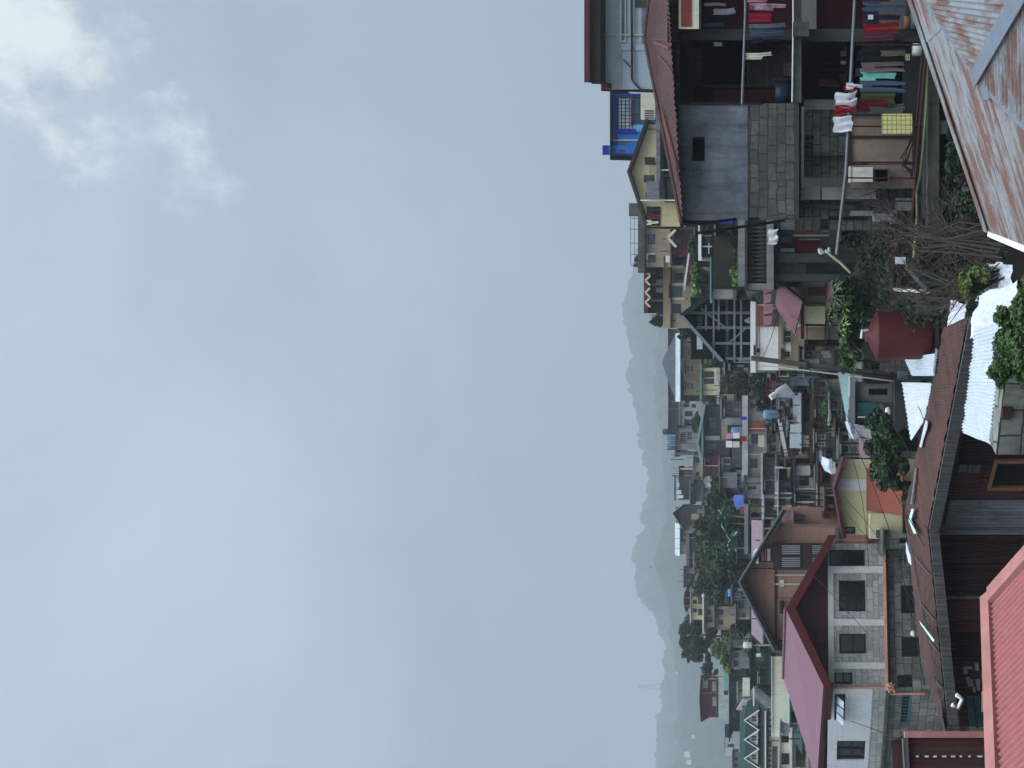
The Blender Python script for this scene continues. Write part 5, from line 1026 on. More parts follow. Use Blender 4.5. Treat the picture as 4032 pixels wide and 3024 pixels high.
# tarpaulin tent, lower tank and slanting beam
o = T('tarp_tent', 'pitched grey-white tarpaulin roof standing out among the dark trees', 'tent', P(3130,1540,45)); mb = MB(); a, b, c, d = P(3040,1562,44), P(3055,1532,45), P(3095,1509,45), P(3128,1552,44); e = P(3124,1567,43); mb.add([a,b,c,d,e], [(0,1,2),(0,2,3),(0,3,4)]); mb.build('tarpaulin', 'tarp_white', o); mb = MB(); mb.tube([P(3034,1566,43.9), P(3052,1552,44)], .18, 6); mb.build('white_roll', 'white_paint', o)
mb = MB(); mb.beam(c+V((0,.6,-.1)), P(3200,1509,45.6), .12); mb.beam(P(3128,1552,44.3), P(3200,1552,44.3), .12); mb.build('post', 'wood_brown', o)
c = P(3071,1631,50); r_ = .34; mb = MB(); mb.lathe([(0,0),(r_,0),(r_*1.02,.08),(r_,.16),(r_*1.02,.5),(r_,.56),(r_*1.02,.9),(r_*.7,1.1),(.1,1.14),(0,1.14)], c, 16); tag(mb.build('water_tank', 'plastic_blue', None, True), 'blue plastic water tank with a domed top above the metal roofs', 'water tank', 'water tanks on the slope')
mb = MB(); mb.beam(P(3068,1652,49), P(3104,1836,48), .22); tag(mb.build('beam', 'white_band'), 'long pale slanting beam below the blue plastic water tank', 'beam')
o, W = house('patched_roof_house', 'brown-framed house with a patched silver-grey tin roof', 'house', 1566, 1766, 3158, 3230, 43, 5, 'concrete_dark', roof=('shed', 48, .3), rm='galv_grey')
part(o, 'roof_patch', 'galv_white', W, (3112,3156,1670,1700,.32,.36),(3110,3156,1706,1762,.32,.36)); part(o, 'pale_wall', 'cream_pale', W, (3160,3184,1714,1760,0,.1)); part(o, 'dark_opening', 'interior', W, (3164,3186,1570,1660,0,.05))
o = T('timber_frame_shack', 'open timber-framed shack with long brown rails left of the utility pole', 'shack', P(3330,1680,40)); d = 40.
part(o, 'back_wall', 'interior', None, (3195,3330,1500,1880,d+3,.2)); part(o, 'rail', 'wood_brown', None, (3187,3203,1500,1880,d,.3)); part(o, 'rail', 'wood_brown', None, (3296,3306,1640,1880,d,.3))
for y in (1500,1566,1600,1690,1764,1830): part(o, 'post', 'wood_grey' if y % 4 else 'steel', None, (3203,3330,y,y+5,d+.05,.12))
part(o, 'blue_panel', 'plastic_blue', None, (3168,3186,1482,1520,d-.5,.1),(3196,3206,1496,1520,d-.5,.1)); part(o, 'plank_panel', 'wood_brown', None, (3220,3264,1648,1688,d+1,.1)); part(o, 'window', 'glass_blue', None, (3228,3262,1712,1750,d+1,.1)); part(o, 'boards', 'wood_grey', None, (3212,3290,1770,1828,d+1.2,.1)); part(o, 'grey_screen', 'cement_blue', None, (3112,3168,1484,1518,d+.5,.1))
o, W = house('grey_window_house', 'square grey cement house with a large dark window above the white awning', 'house', 1826, 1938, 3130, 3216, 40, 6, 'concrete', wins=[(3148,3186,1874,1912,2,2)], roof=('flat', 5, .3), rm='concrete_dark'); part(o, 'pale_patch', 'concrete_pale', W, (3134,3190,1832,1870,0,.03))
o, W = house('slit_house', 'grey cement house with narrow vent slits right of the tan house', 'house', 1944, 2022, 3132, 3216, 39, 6, 'concrete_dark', wins=[(3136,3192,1951,1963)], roof=('flat', 4, .2), rm='concrete_dark'); part(o, 'white_tile', 'white_paint', W, (3138,3152,1990,2002,0,.04)); part(o, 'floor_band', 'concrete_dark', W, (3210,3218,1830,2022,0,.3))
o, W = house('pale_grey_house', 'pale grey house with two tiny dark windows below the slit-vented house', 'house', 1920, 2024, 3220, 3330, 36, 5, 'concrete_pale', wins=[(3230,3252,1953,1968),(3220+4,3238,1980,1990),(3226,3262,1870+52,1925+14)][:2], roof=('flat', 5, .2), rm='concrete')
o, W = house('brown_window_house', 'small brown house with a dark window between the timber shack and yellow house', 'house', 1838, 1918, 3222, 3330, 37, 5, 'orange_wall', wins=[(3240,3270,1858,1900,2,1)], roof=('flat', 5, .3), rm='concrete_dark')
mb = MB(); slab(mb, [P(3266,1808,33), P(3290,1866,33), P(3292,1862,36), P(3268,1808,36)], .08); mb.prism([P(3266,1810,33), P(3262,1840,33), P(3276,1868,33), P(3292,1864,33), P(3288,1820,33)], V((0,1.5,.3))); tag(mb.build('awning', 'galv_white'), 'small bright white awning at the right eave of the yellow house', 'awning')
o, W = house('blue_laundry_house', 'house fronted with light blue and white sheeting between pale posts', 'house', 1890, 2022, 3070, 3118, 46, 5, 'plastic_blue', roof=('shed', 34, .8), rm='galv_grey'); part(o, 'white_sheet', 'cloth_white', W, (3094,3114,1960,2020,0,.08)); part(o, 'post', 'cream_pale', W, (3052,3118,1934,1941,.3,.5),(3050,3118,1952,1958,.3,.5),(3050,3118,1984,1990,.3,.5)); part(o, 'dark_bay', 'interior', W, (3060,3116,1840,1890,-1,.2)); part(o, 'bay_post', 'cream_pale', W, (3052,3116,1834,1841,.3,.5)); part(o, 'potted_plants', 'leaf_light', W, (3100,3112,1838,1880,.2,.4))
# upper middle cluster
o, W = house('red_box_house', 'small red-fronted shed on the crest among drums', 'shed', 1840, 1872, 2676, 2760, 86, 4, 'maroon', roof=('shed', 4, .2), rm='roof_red'); 
o, W = house('concrete_room', 'small unfinished concrete room below the red-fronted shed', 'house', 1790, 1888, 2732, 2800, 82, 5, 'beige_wall', wins=[(2738,2756,1800,1822),(2740,2754,1858,1876)], roof=('flat', 3, .3), rm='concrete')
o, W = house('grey_crest_house', 'dark grey crest house with a patched mint roof corner', 'house', 1904, 1974, 2720, 2800, 84, 6, 'concrete_dark', wins=[(2730,2748,1915,1935),(2728,2746,1945,1960)], roof=('shed', 10, .4), rm='roof_mint')
o, W = house('sheet_shack', 'shack of overlapping grey metal sheets beside the satellite dish', 'shack', 1842, 1922, 2836, 2930, 66, 5, 'galv_grey', roof=('shed', 16, .4), rm='galv_grey'); part(o, 'leaning_sheet', 'galv_grey', W, (2868,2904,1858,1920,0,.3)); part(o, 'brick_wall', 'red_brick', W, (2808,2850,1910,1938,-2,-.5))
o = T('satellite_dish', 'round white satellite dish left of the mint gable', 'satellite dish', P(2815,1895,70)); c = P(2789,1895,70); r_ = 20*70/F; mb = MB()
for i in range(7):
    pass
vs_ = [c+V((0,.25,0))]; fs_ = []
for j in range(1, 5):
    for i in range(20): a = i/20*2*math.pi; q_ = r_*j/4; vs_.append(c+V((q_*math.cos(a), .25-.25*(j/4)**2, q_*math.sin(a))))
fs_ += [(0, 1+i, 1+(i+1)%20) for i in range(20)]
for j in range(3): fs_ += [(1+j*20+i, 1+j*20+(i+1)%20, 21+j*20+(i+1)%20, 21+j*20+i) for i in range(20)]
mb.add(vs_, fs_); mb.build('reflector', 'white_band', o, True); mb = MB(); mb.tube([c+V((0,.3,0)), P(2830,1897,70.3)], .05, 6); mb.build('mast', 'steel', o)
mb = MB(); a, b, cc, dd = P(2896,1948,64), P(2896,2008,64), P(2930,2004,63), P(2930,1950,63)
crumple('tarpaulin', 'bright blue tarpaulin stretched below the big dark trees', [a,b,cc,dd], 'tarp_blue', n=14, amp=.2, sc_=.9)
o = T('rooftop_clutter', 'crest shed hung with pale basins and rags, right of the maroon gable', 'shed', P(2740,1940,92)); d = 92
part(o, 'wall', 'concrete_dark', None, (2672,2760,1874,1968,d,4)); part(o, 'rail', 'steel_dark', None, (2655,2660,1870,1970,d-.5,.1),(2655,2690,1880,1882,d-.5,.1),(2655,2690,1925,1927,d-.5,.1)); part(o, 'rag', 'cloth_white', None, (2660,2674,1900,1918,d-.4,.1),(2664,2682,1930,1946,d-.4,.1),(2668,2690,1950,1962,d-.4,.1)); part(o, 'pole', 'steel_dark', None, (2645,2690,1872,1876,d-.3,.1),(2640,2690,1808,1811,d-.3,.1),(2648,2690,1790,1793,d-.3,.1))
o, W = house('maroon_gable_house', 'grey house with a dark maroon gable and flat white roof slope on the crest', 'house', 1988, 2072, 2684, 2780, 96, 7, 'concrete_dark', wins=[(2696,2720,2002,2016),(2696,2720,2036,2052)], roof=('gf', 2648, 2016, 8, .5, .1), rm='roof_pale'); part(o, 'gable_panel', 'maroon', W, (2662,2684,1996,2060,0,.04))
o2, W2 = house('white_roof_house', 'long grey house under a sloping white roof beside the maroon gable', 'house', 2066, 2180, 2676, 2780, 97, 7, 'concrete', wins=[(2694,2712,2074,2088),(2694,2712,2098,2112),(2696,2714,2122,2136)], roof=('gs', 36, .3), rm='roof_pale'); part(o2, 'bluish_band', 'plastic_navy', W2, (2680,2690,2070,2130,0,.1)); part(o2, 'pale_lower_wall', 'beige_wall', W2, (2734,2760,2000,2100,.2,.8))
o, W = house('thin_roof_house', 'low house with a thin rose roof line above the big dark tree', 'house', 2112, 2234, 2716, 2790, 88, 5, 'concrete_dark', wins=[(2720,2740,2130,2150)], roof=('flat', 12, .4), rm='roof_mauve')
o, W = house('grey_stone_house', 'square grey stone cottage with one dark window left of the thin rose roof', 'house', 2236, 2302, 2694, 2790, 86, 5, 'stone_old', wins=[(2704,2730,2258,2280)], roof=('shed', 8, .3), rm='roof_grey')
o, W = house('curved_roof_house', 'cream house with dark windows under a floating curved black roof', 'house', 2318, 2440, 2722, 2800, 80, 6, 'cream', wins=[(2728,2744,2334,2348),(2728,2744,2362,2378),(2728,2744,2396,2410)], roof=('flat', 4, .3), rm='cream_pale')
mb = MB(); pts = [(2708,2302),(2696,2330),(2691,2356),(2693,2384),(2700,2412)]
for (x0,y0),(x1,y1) in zip(pts, pts[1:]): a, b = P(x0,y0,79), P(x1,y1,79); mb.hexa([a,b,b-Z*.12,a-Z*.12], [p+V((0,6,0)) for p in (a,b,b-Z*.12,a-Z*.12)])
mb.build('curved_roof', 'frame_dark', o); part(o, 'roof_post', 'steel', None, (2696,2722,2322,2325,79,.1),(2694,2722,2352,2355,79,.1),(2696,2722,2384,2387,79,.1),(2700,2722,2408,2411,79,.1))
o, W = house('white_wall_house', 'low house with white wall panels and pots in front of the cream curved-roof house', 'house', 2306, 2470, 2774, 2870, 72, 5, 'concrete', wins=[(2782,2800,2400,2420),(2784,2806,2430,2450)], roof=('flat', 6, .4), rm='cream_pale'); part(o, 'white_panel', 'white_paint', W, (2752,2776,2320,2344,.4,.5)); part(o, 'orange_pot', 'red_brick', W, (2800,2850,2340,2352,.3,.6))
o, W = house('teal_wall_house', 'teal blue wall with a light blue drum in the trees above the tan gable', 'house', 2310, 2366, 2884, 2960, 56, 4, 'plastic_navy', roof=('flat', 4, .2), rm='concrete'); 
drum('light blue drum standing on the teal blue wall', 2882, 2334, 30, 15, 55.5, 'blue_pale')
# ================================================================ left-hand slope
o, W = house('red_ridge_house', 'plain dark red house under a thin black roof on the left skyline', 'house', 2664, 2824, 2762, 2830, 90, 7, 'maroon', roof=('gf', 2757, 2748, 12, .5, .1), rm='frame_dark'); part(o, 'base', 'concrete_pale', W, (2830,2870,2664,2828,-6,.2)); part(o, 'seam', 'barge_red', W, (2765,2830,2742,2745,0,.03),(2800,2803,2664,2824,0,.03))
for i, (y, c_) in enumerate(((2640,'plastic_white'),(2655,'galv_grey'))): drum(('white' if i == 0 else 'grey')+' tank standing right of the dark red ridge house', 2820, y, 16, 28, 88, c_, 'water_tank', 'water tank', 'water tanks on the slope')
o, W = house('mint_eave_house', 'long green house with a broad mint eave below the dark red ridge house', 'house', 2636, 2880, 2874, 2940, 80, 8, 'green_dark', wins=[(2880,2896,2800,2830),(2842+40,2896,2700,2716)], roof=('shed', 18, .8), rm='roof_mint'); part(o, 'upper_wall', 'green_pale', W, (2838,2856,2640,2770,-5,-3)); part(o, 'upper_window', 'glass', W, (2838,2854,2764,2782,-3.2,-2.95)); part(o, 'dark_end', 'roof_green', W, (2858,2874,2836,2888,.3,.9))
o, W = house('dormer_house', 'large cream house with a dark green roof and three white-trimmed dormers, lower left skyline', 'house', 2792, 3300, 3018, 3090, 58, 9, 'cream_pale', wins=[(3024,3036,y,y+9) for y in (2806,2830,2854,2876,2890,2952,2972,2990,3010)]+[(3020+1,3038,2916,2940,2,1)], roof=('gs', 124, .3), rm='roof_green')
for y0, y1 in ((2794,2866),(2872,2940),(2946,3014)):
    ym = (y0+y1)/2; Wd = Wall(y0, 58.6, y1, 58.6); A, B, G = Wd.pt(2984,y0), Wd.pt(2984,y1), Wd.pt(2932,ym); k = V((0,3.2,0))
    mb = MB(); mb.prism([A, B, G], k); dm = mb.build('dormer', 'cream_pale', o)
    mb = MB(); up = Z*.04
    for Q in (A, B): slab(mb, [G+up+V((0,-.25,0)), Q+up+V((0,-.25,0))+(Q-G)*.12, Q+up+k+(Q-G)*.12, G+up+k], .06)
    mb.build('dormer_roof', 'roof_green', dm)
    mb = MB()
    for Q in (A, B): a, b = G+V((0,-.28,.06)), Q+(Q-G)*.1+V((0,-.28,.06)); mb.hexa([a,b,b-Z*.13,a-Z*.13], [p+V((0,.04,0)) for p in (a,b,b-Z*.13,a-Z*.13)])
    mb.build('dormer_trim', 'white_paint', dm); mb = MB(); Wd.box(mb, 2960, 2978, ym-9, ym-1, 0, .03); Wd.box(mb, 2960, 2978, ym+1, ym+9, 0, .03); mb.build('dormer_window', 'glass_grey', dm)
part(o, 'fascia', 'white_paint', W, (3012,3017,2792,3300,.0,.32)); part(o, 'gable_end_wall', 'cream_pale', Wall(2740,59,2796,59), (3030,3090,2742,2796,-4,-.1)); mb = MB(); a, b, c = P(2898,2796,62), P(2925,2756,62.3), P(3020,2752,62.3); mb.prism([P(3020,2800,62), a, b, c], V((0,.3,0))); mb.build('gable_end', 'concrete_pale', o)
o, W = house('green_hut', 'dark green wooden hut with two small windows above the pink roof ridge', 'hut', 2570, 2694, 2958, 3040, 54, 5, 'green_dark', wins=[(2996,3014,2622,2640,1,1,'teal_dark','glass'),(2996,3014,2664,2680,1,1,'teal_dark','glass')], roof=('flat', 4, .3), rm='roof_green'); part(o, 'white_door', 'white_paint', W, (2978,2996,2570,2584,0,.1)); part(o, 'sill_board', 'green_pale', W, (2982,2986,2640,2690,0,.15))
drum('white drum on the post right of the dark green hut', 2962, 2540, 24, 36, 55, 'plastic_white'); part(T('post', 'thin pale post carrying the white drum by the green hut', 'post', P(3040,2540,55)), 'pole', 'pvc', None, (2962,3040,2538,2543,55,.1))
o = T('retaining_wall', 'long cream retaining wall with a road behind it, above the pink slope', 'wall', P(3085,2680,50)); part(o, 'wall', 'cream_pale', None, (3042,3120,2585,2900,50,.5)); part(o, 'coping', 'concrete_pale', None, (3036,3042,2585,2900,49.9,.7))
o = T('stairway', 'white concrete stairway landing below the mint eave', 'stairs', P(3040,2700,56)); part(o, 'landing', 'cream_pale', None, (2924,2952,2668,2742,58,2)); mb = MB()
for i in range(9): mb.fb(2958+i*7, 2965+i*7+30, 2712+abs(4-i)*0+i*6, 2740+i*6, 56.5-i*.05, 1.)
mb.build('steps', 'concrete', o); part(o, 'handrail', 'white_paint', None, (2965,2970,2700,2780,56,.1)); part(o, 'side_wall', 'concrete', None, (2960,3040,2690,2712,57,1.5))
o, W = house('dark_gable_cottage', 'dark brown cottage with a white-trimmed gable between the stairs and dormers', 'cottage', 2764, 2796, 2908, 3000, 64, 4, 'frame_brown', roof=('gf', 2886, 2782, 6, .3, .1), rm='frame_brown'); part(o, 'grey_front', 'cement_blue', W, (2908,2960,2738,2764,-1,0))
o, W = house('cream_low_house', 'cream house with a dark window below the three dormers', 'house', 2882, 3200, 3072, 3200, 44, 6, 'cream_pale', wins=[(3078,3108,2966,3010,2,2),(3076,3106,2895,2925,2,1)], roof=('flat', 3, .2), rm='concrete_pale'); part(o, 'shutter', 'wood_brown', W, (3140,3172,2956,2992,0,.05)); part(o, 'ledge', 'white_band', W, (3112,3120,2850,3024,0,.5))
mb = MB(); 
for i in range(6): a0, a1 = math.pi*.5*i/6, math.pi*.5*(i+1)/6; c = P(3104,2864,43); r_ = .5; p, q_ = c+V((-r_*math.cos(a0)*.6,0,r_*math.sin(a0))), c+V((-r_*math.cos(a1)*.6,0,r_*math.sin(a1))); mb.hexa([p+V((0,-.4,0)),q_+V((0,-.4,0)),q_+V((0,-.4,-.04)),p+V((0,-.4,-.04))],[p+V((.3,.5,0)),q_+V((.3,.5,0)),q_+V((.3,.5,-.04)),p+V((.3,.5,-.04))])
tag(mb.build('canopy', 'galv_white'), 'curved bright white canopy beside the cream house', 'canopy')
o, W = house('green_gable_house', 'small cottage with a green gable roof just above the pink roof slope', 'cottage', 2862, 2935, 3158, 3250, 36, 4, 'concrete_dark', roof=('hip', 34, 20, .3), rm='roof_green')
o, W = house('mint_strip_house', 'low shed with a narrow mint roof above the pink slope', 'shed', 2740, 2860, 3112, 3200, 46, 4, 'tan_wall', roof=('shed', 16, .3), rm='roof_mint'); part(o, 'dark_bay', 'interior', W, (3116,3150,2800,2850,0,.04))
o, W = house('white_block', 'pale boxy building with clutter on its roof at the far left skyline', 'house', 2960, 3300, 2884, 2960, 100, 8, 'cement_blue', wins=[(2892,2906,2980,2994),(2892,2906,3004,3018)], roof=('flat', 4, .3), rm='concrete_pale'); part(o, 'roof_frame', 'steel', W, (2846,2884,2928,2931,-2,-1.9),(2846,2849,2928,2980,-2,-1.9)); part(o, 'roof_boxes', 'maroon_wall', W, (2862,2884,2944,2956,-2,-1)); part(o, 'roof_sheet', 'concrete_pale', W, (2852,2884,2960,2990,-3,-1))
# faint houses on the misty hillside
q = random.Random(21)
for i, (X, Y, s, l) in enumerate(((2570,1462,10,'pale house on the misty hill above the grey gable'),(2548,2232,9,'pale speck of a house on the misty hill above the big dark tree'),(2690,2970,26,'pale apartment block on the misty hill above the dormers'),(2700,3000,22,'second pale block on the misty hill, left of the apartment block'),(2655,2650,14,'pale house on the misty hill above the dark red house'),(2720,2900,16,'small pale house on the misty hill right of the apartment block'),(2680,2540,9,'tiny pale house on the misty hill above the left tree'))):
    d = 500; o = T('distant_house', l, 'house', P(X+s, Y, d)); part(o, 'wall', 'white_paint', None, (X,X+s,Y-s*.4,Y+s*.5,d,6)); part(o, 'roof', 'concrete_pale', None, (X-2,X,Y-s*.5,Y+s*.6,d-.5,7))
mb = MB(); a = P(2616,2703,740); 
for s in (-3, 3): mb.beam(a+V((s,0,-4)), a+V((s*.25,0,26)), .35)
for h_ in range(0, 26, 4): mb.beam(a+V((-3+h_*.09,0,h_)), a+V((3-h_*.09,0,h_+3)), .2)
tag(mb.build('radio_mast', 'steel'), 'faint lattice radio mast on the misty left hilltop', 'mast')
# ================================================================ houses between the utility pole and the round tree
o = T('mint_lean_to', 'lean-to with a long thin mint roof and white edge beam, left of the utility pole', 'lean-to', P(3430,1600,30)); mb = MB()
slab(mb, [P(3340,1466,29), P(3362,1728,29), P(3346,1728,31.5), P(3298,1466,31.5)], .06); mb.build('roof', 'roof_mint', o); part(o, 'edge_beam', 'white_paint', None, (3342,3355,1473,1610,28.9,.1)); part(o, 'wall', 'concrete_dark', None, (3364,3500,1480,1720,29.6,1.5))
mb = MB(); mb.prism([P(3340,1662,27.5), P(3362,1672,27.5), P(3358,1724,27.5)], V((0,.6,.1))); tag(mb.build('tin_scrap', 'roof_pale'), 'pointed pale tin scrap below the thin mint roof', 'tin sheet')
o, W = house('dark_window_house', 'grey house with one wide dark window between the pole and the round tree', 'house', 1505, 1582, 3370, 3560, 26, 4, 'concrete', wins=[(3420,3495,1530,1555,1,2)], roof=('flat', 5, .2), rm='concrete_dark')
part(o, 'board', 'wood_brown', W, (3412,3500,1505,1511,0,.1)); part(o, 'roof_strip', 'concrete_dark', W, (3512,3552,1500,1700,-1,.8))
o, W = house('teal_door_house', 'dark house with teal door panels and a pale rail, right of the round tree', 'house', 1582, 1690, 3368, 3560, 25.5, 4, 'concrete_dark', roof=('flat', 4, .2), rm='concrete_dark')
part(o, 'door', 'jalousie_teal', W, (3374,3445,1585,1612,0,.06),(3374,3445,1614,1637,0,.05)); part(o, 'grey_panel', 'cement_blue', W, (3446,3480,1590,1640,0,.05)); part(o, 'rail', 'white_band', W, (3376,3466,1638,1643,.3,.36)); part(o, 'clutter', 'interior', W, (3380,3450,1648,1668,0,.3))
crumple('tarpaulin', 'crumpled grey tarpaulin beside the pink tin roof, above the round tree', [P(3368,1672,25), P(3368,1726,25), P(3440,1722,24.2), P(3440,1675,24.2)], 'galv_grey', n=14, amp=.12)
sheetroof('small_shed', 'small shed with a pink tin roof at the top of the round tree', [P(3380,1725,26), P(3384,1804,26), P(3426,1802,24.6), P(3424,1728,24.6)], 'roof_pink', 'concrete_dark', 10)
mb = MB(); mb.lathe([(0,-.1),(.1,-.08),(.14,0),(.1,.09),(0,.11)], P(3498,1619,23), 14); tag(mb.build('white_disc', 'plastic_white', None, True), 'white disc above the round tree crown', 'lamp')  # white disc built as a small ball; it gives no light
o, W = house('step_house', 'narrow grey block house stepping down behind the blue water tank', 'house', 1580, 1700, 3040, 3110, 50, 4, 'concrete_dark', wins=[(3056,3076,1672,1690)], roof=('flat', 4, .2), rm='concrete_mossy')
o, W = house('brown_cabin', 'brown boarded cabin under the slanting pale beam', 'cabin', 1760, 1834, 3074, 3130, 49, 4, 'wood_brown', wins=[(3082,3104,1786,1806)], roof=('shed', 12, .2), rm='galv_grey')
o, W = house('terrace_block', 'long grey concrete block with dark bays below the laundry deck', 'house', 1700, 1830, 3020, 3100, 53, 4, 'concrete', wins=[(3030,3056,1716,1742),(3030,3056,1754,1776),(3032,3058,1790,1816)], roof=('flat', 5, .3), rm='concrete')
o, W = house('netted_wall', 'mossy retaining wall with hanging nets below the tan building', 'wall', 1448, 1590, 2850, 2960, 70, 1.5, 'concrete_mossy')
o, W = house('grey_shack', 'small shack of grey boards right of the shrubs by the blue tank', 'shack', 1440, 1500, 3060, 3150, 48, 4, 'wood_grey', wins=[(3074,3094,1452,1470)], roof=('shed', 12, .2), rm='rust_old')
o, W = house('orange_shack', 'little orange-brown shack behind the pitched tarpaulin', 'shack', 1500, 1560, 3020, 3100, 50, 3, 'red_brick', roof=('shed', 8, .2), rm='rust_old')
o, W = house('block_terrace', 'grey terrace wall with two openings between the timber shack and the mint lean-to', 'house', 1700, 1800, 3306, 3400, 34, 3, 'concrete', wins=[(3316,3340,1712,1736),(3316,3340,1756,1778)], roof=('flat', 4, .2), rm='concrete_mossy')
o, W = house('hut', 'low dark hut with a rusty roof above the yellow house', 'hut', 1940, 2010, 3250, 3320, 33, 3, 'maroon_wall', wins=[(3262,3280,1956,1974)], roof=('shed', 14, .3), rm='rust_old')
o, W = house('lower_block', 'grey block house showing between the yellow house and the stone house', 'house', 2100, 2160, 3480, 3700, 25.5, 3, 'stone_old', wins=[(3540,3575,2118,2140)], roof=('flat', 6, .2), rm='concrete_mossy')
o, W = house('ridge_shack', 'grey shack on the crest between the deck barrels and the long pale roof', 'shack', 1776, 1792, 2660, 2760, 90, 4, 'galv_grey', roof=('shed', 6, .2), rm='roof_grey')
o, W = house('crest_house', 'brown crest house right of the grey stone cottage', 'house', 2180, 2236, 2736, 2800, 84, 4, 'orange_wall', wins=[(2742,2758,2190,2204),(2742,2758,2214,2226)], roof=('flat', 6, .3), rm='roof_grey')
o, W = house('tree_house', 'beige house half hidden in the trees right of the tall tree', 'house', 2388, 2480, 2818, 2920, 68, 4, 'beige_wall', wins=[(2828,2848,2400,2418),(2828,2848,2440,2458)], roof=('shed', 12, .4), rm='rust_old')
o, W = house('mid_house', 'small grey house among the trees below the teal blue wall', 'house', 2360, 2440, 2900, 2960, 58, 4, 'concrete', wins=[(2910,2930,2376,2394)], roof=('shed', 14, .4), rm='roof_grey')
o, W = house('plain_house', 'cement house under the mint eave, right of the dark gable cottage', 'house', 2690, 2762, 2906, 2980, 70, 4, 'concrete', wins=[(2914,2930,2742,2756)], roof=('flat', 4, .2), rm='concrete_pale')
# weeds covering whatever ground shows between the houses
mb = MB(); q = random.Random(31)
for i in range(1300):
    d = 34+80*q.random(); Y = q.uniform(850, 3060); x = (CY-Y)*d/F; c = V((x, d, ground_z(x, d)+.1)); r = q.uniform(.4, 1.1)
    leaf_cloud(mb, c, (r, r, r*.55), 16, .34, 4, seed=i)
kind(mb.build('undergrowth', 'leaf_dark'), 'stuff')
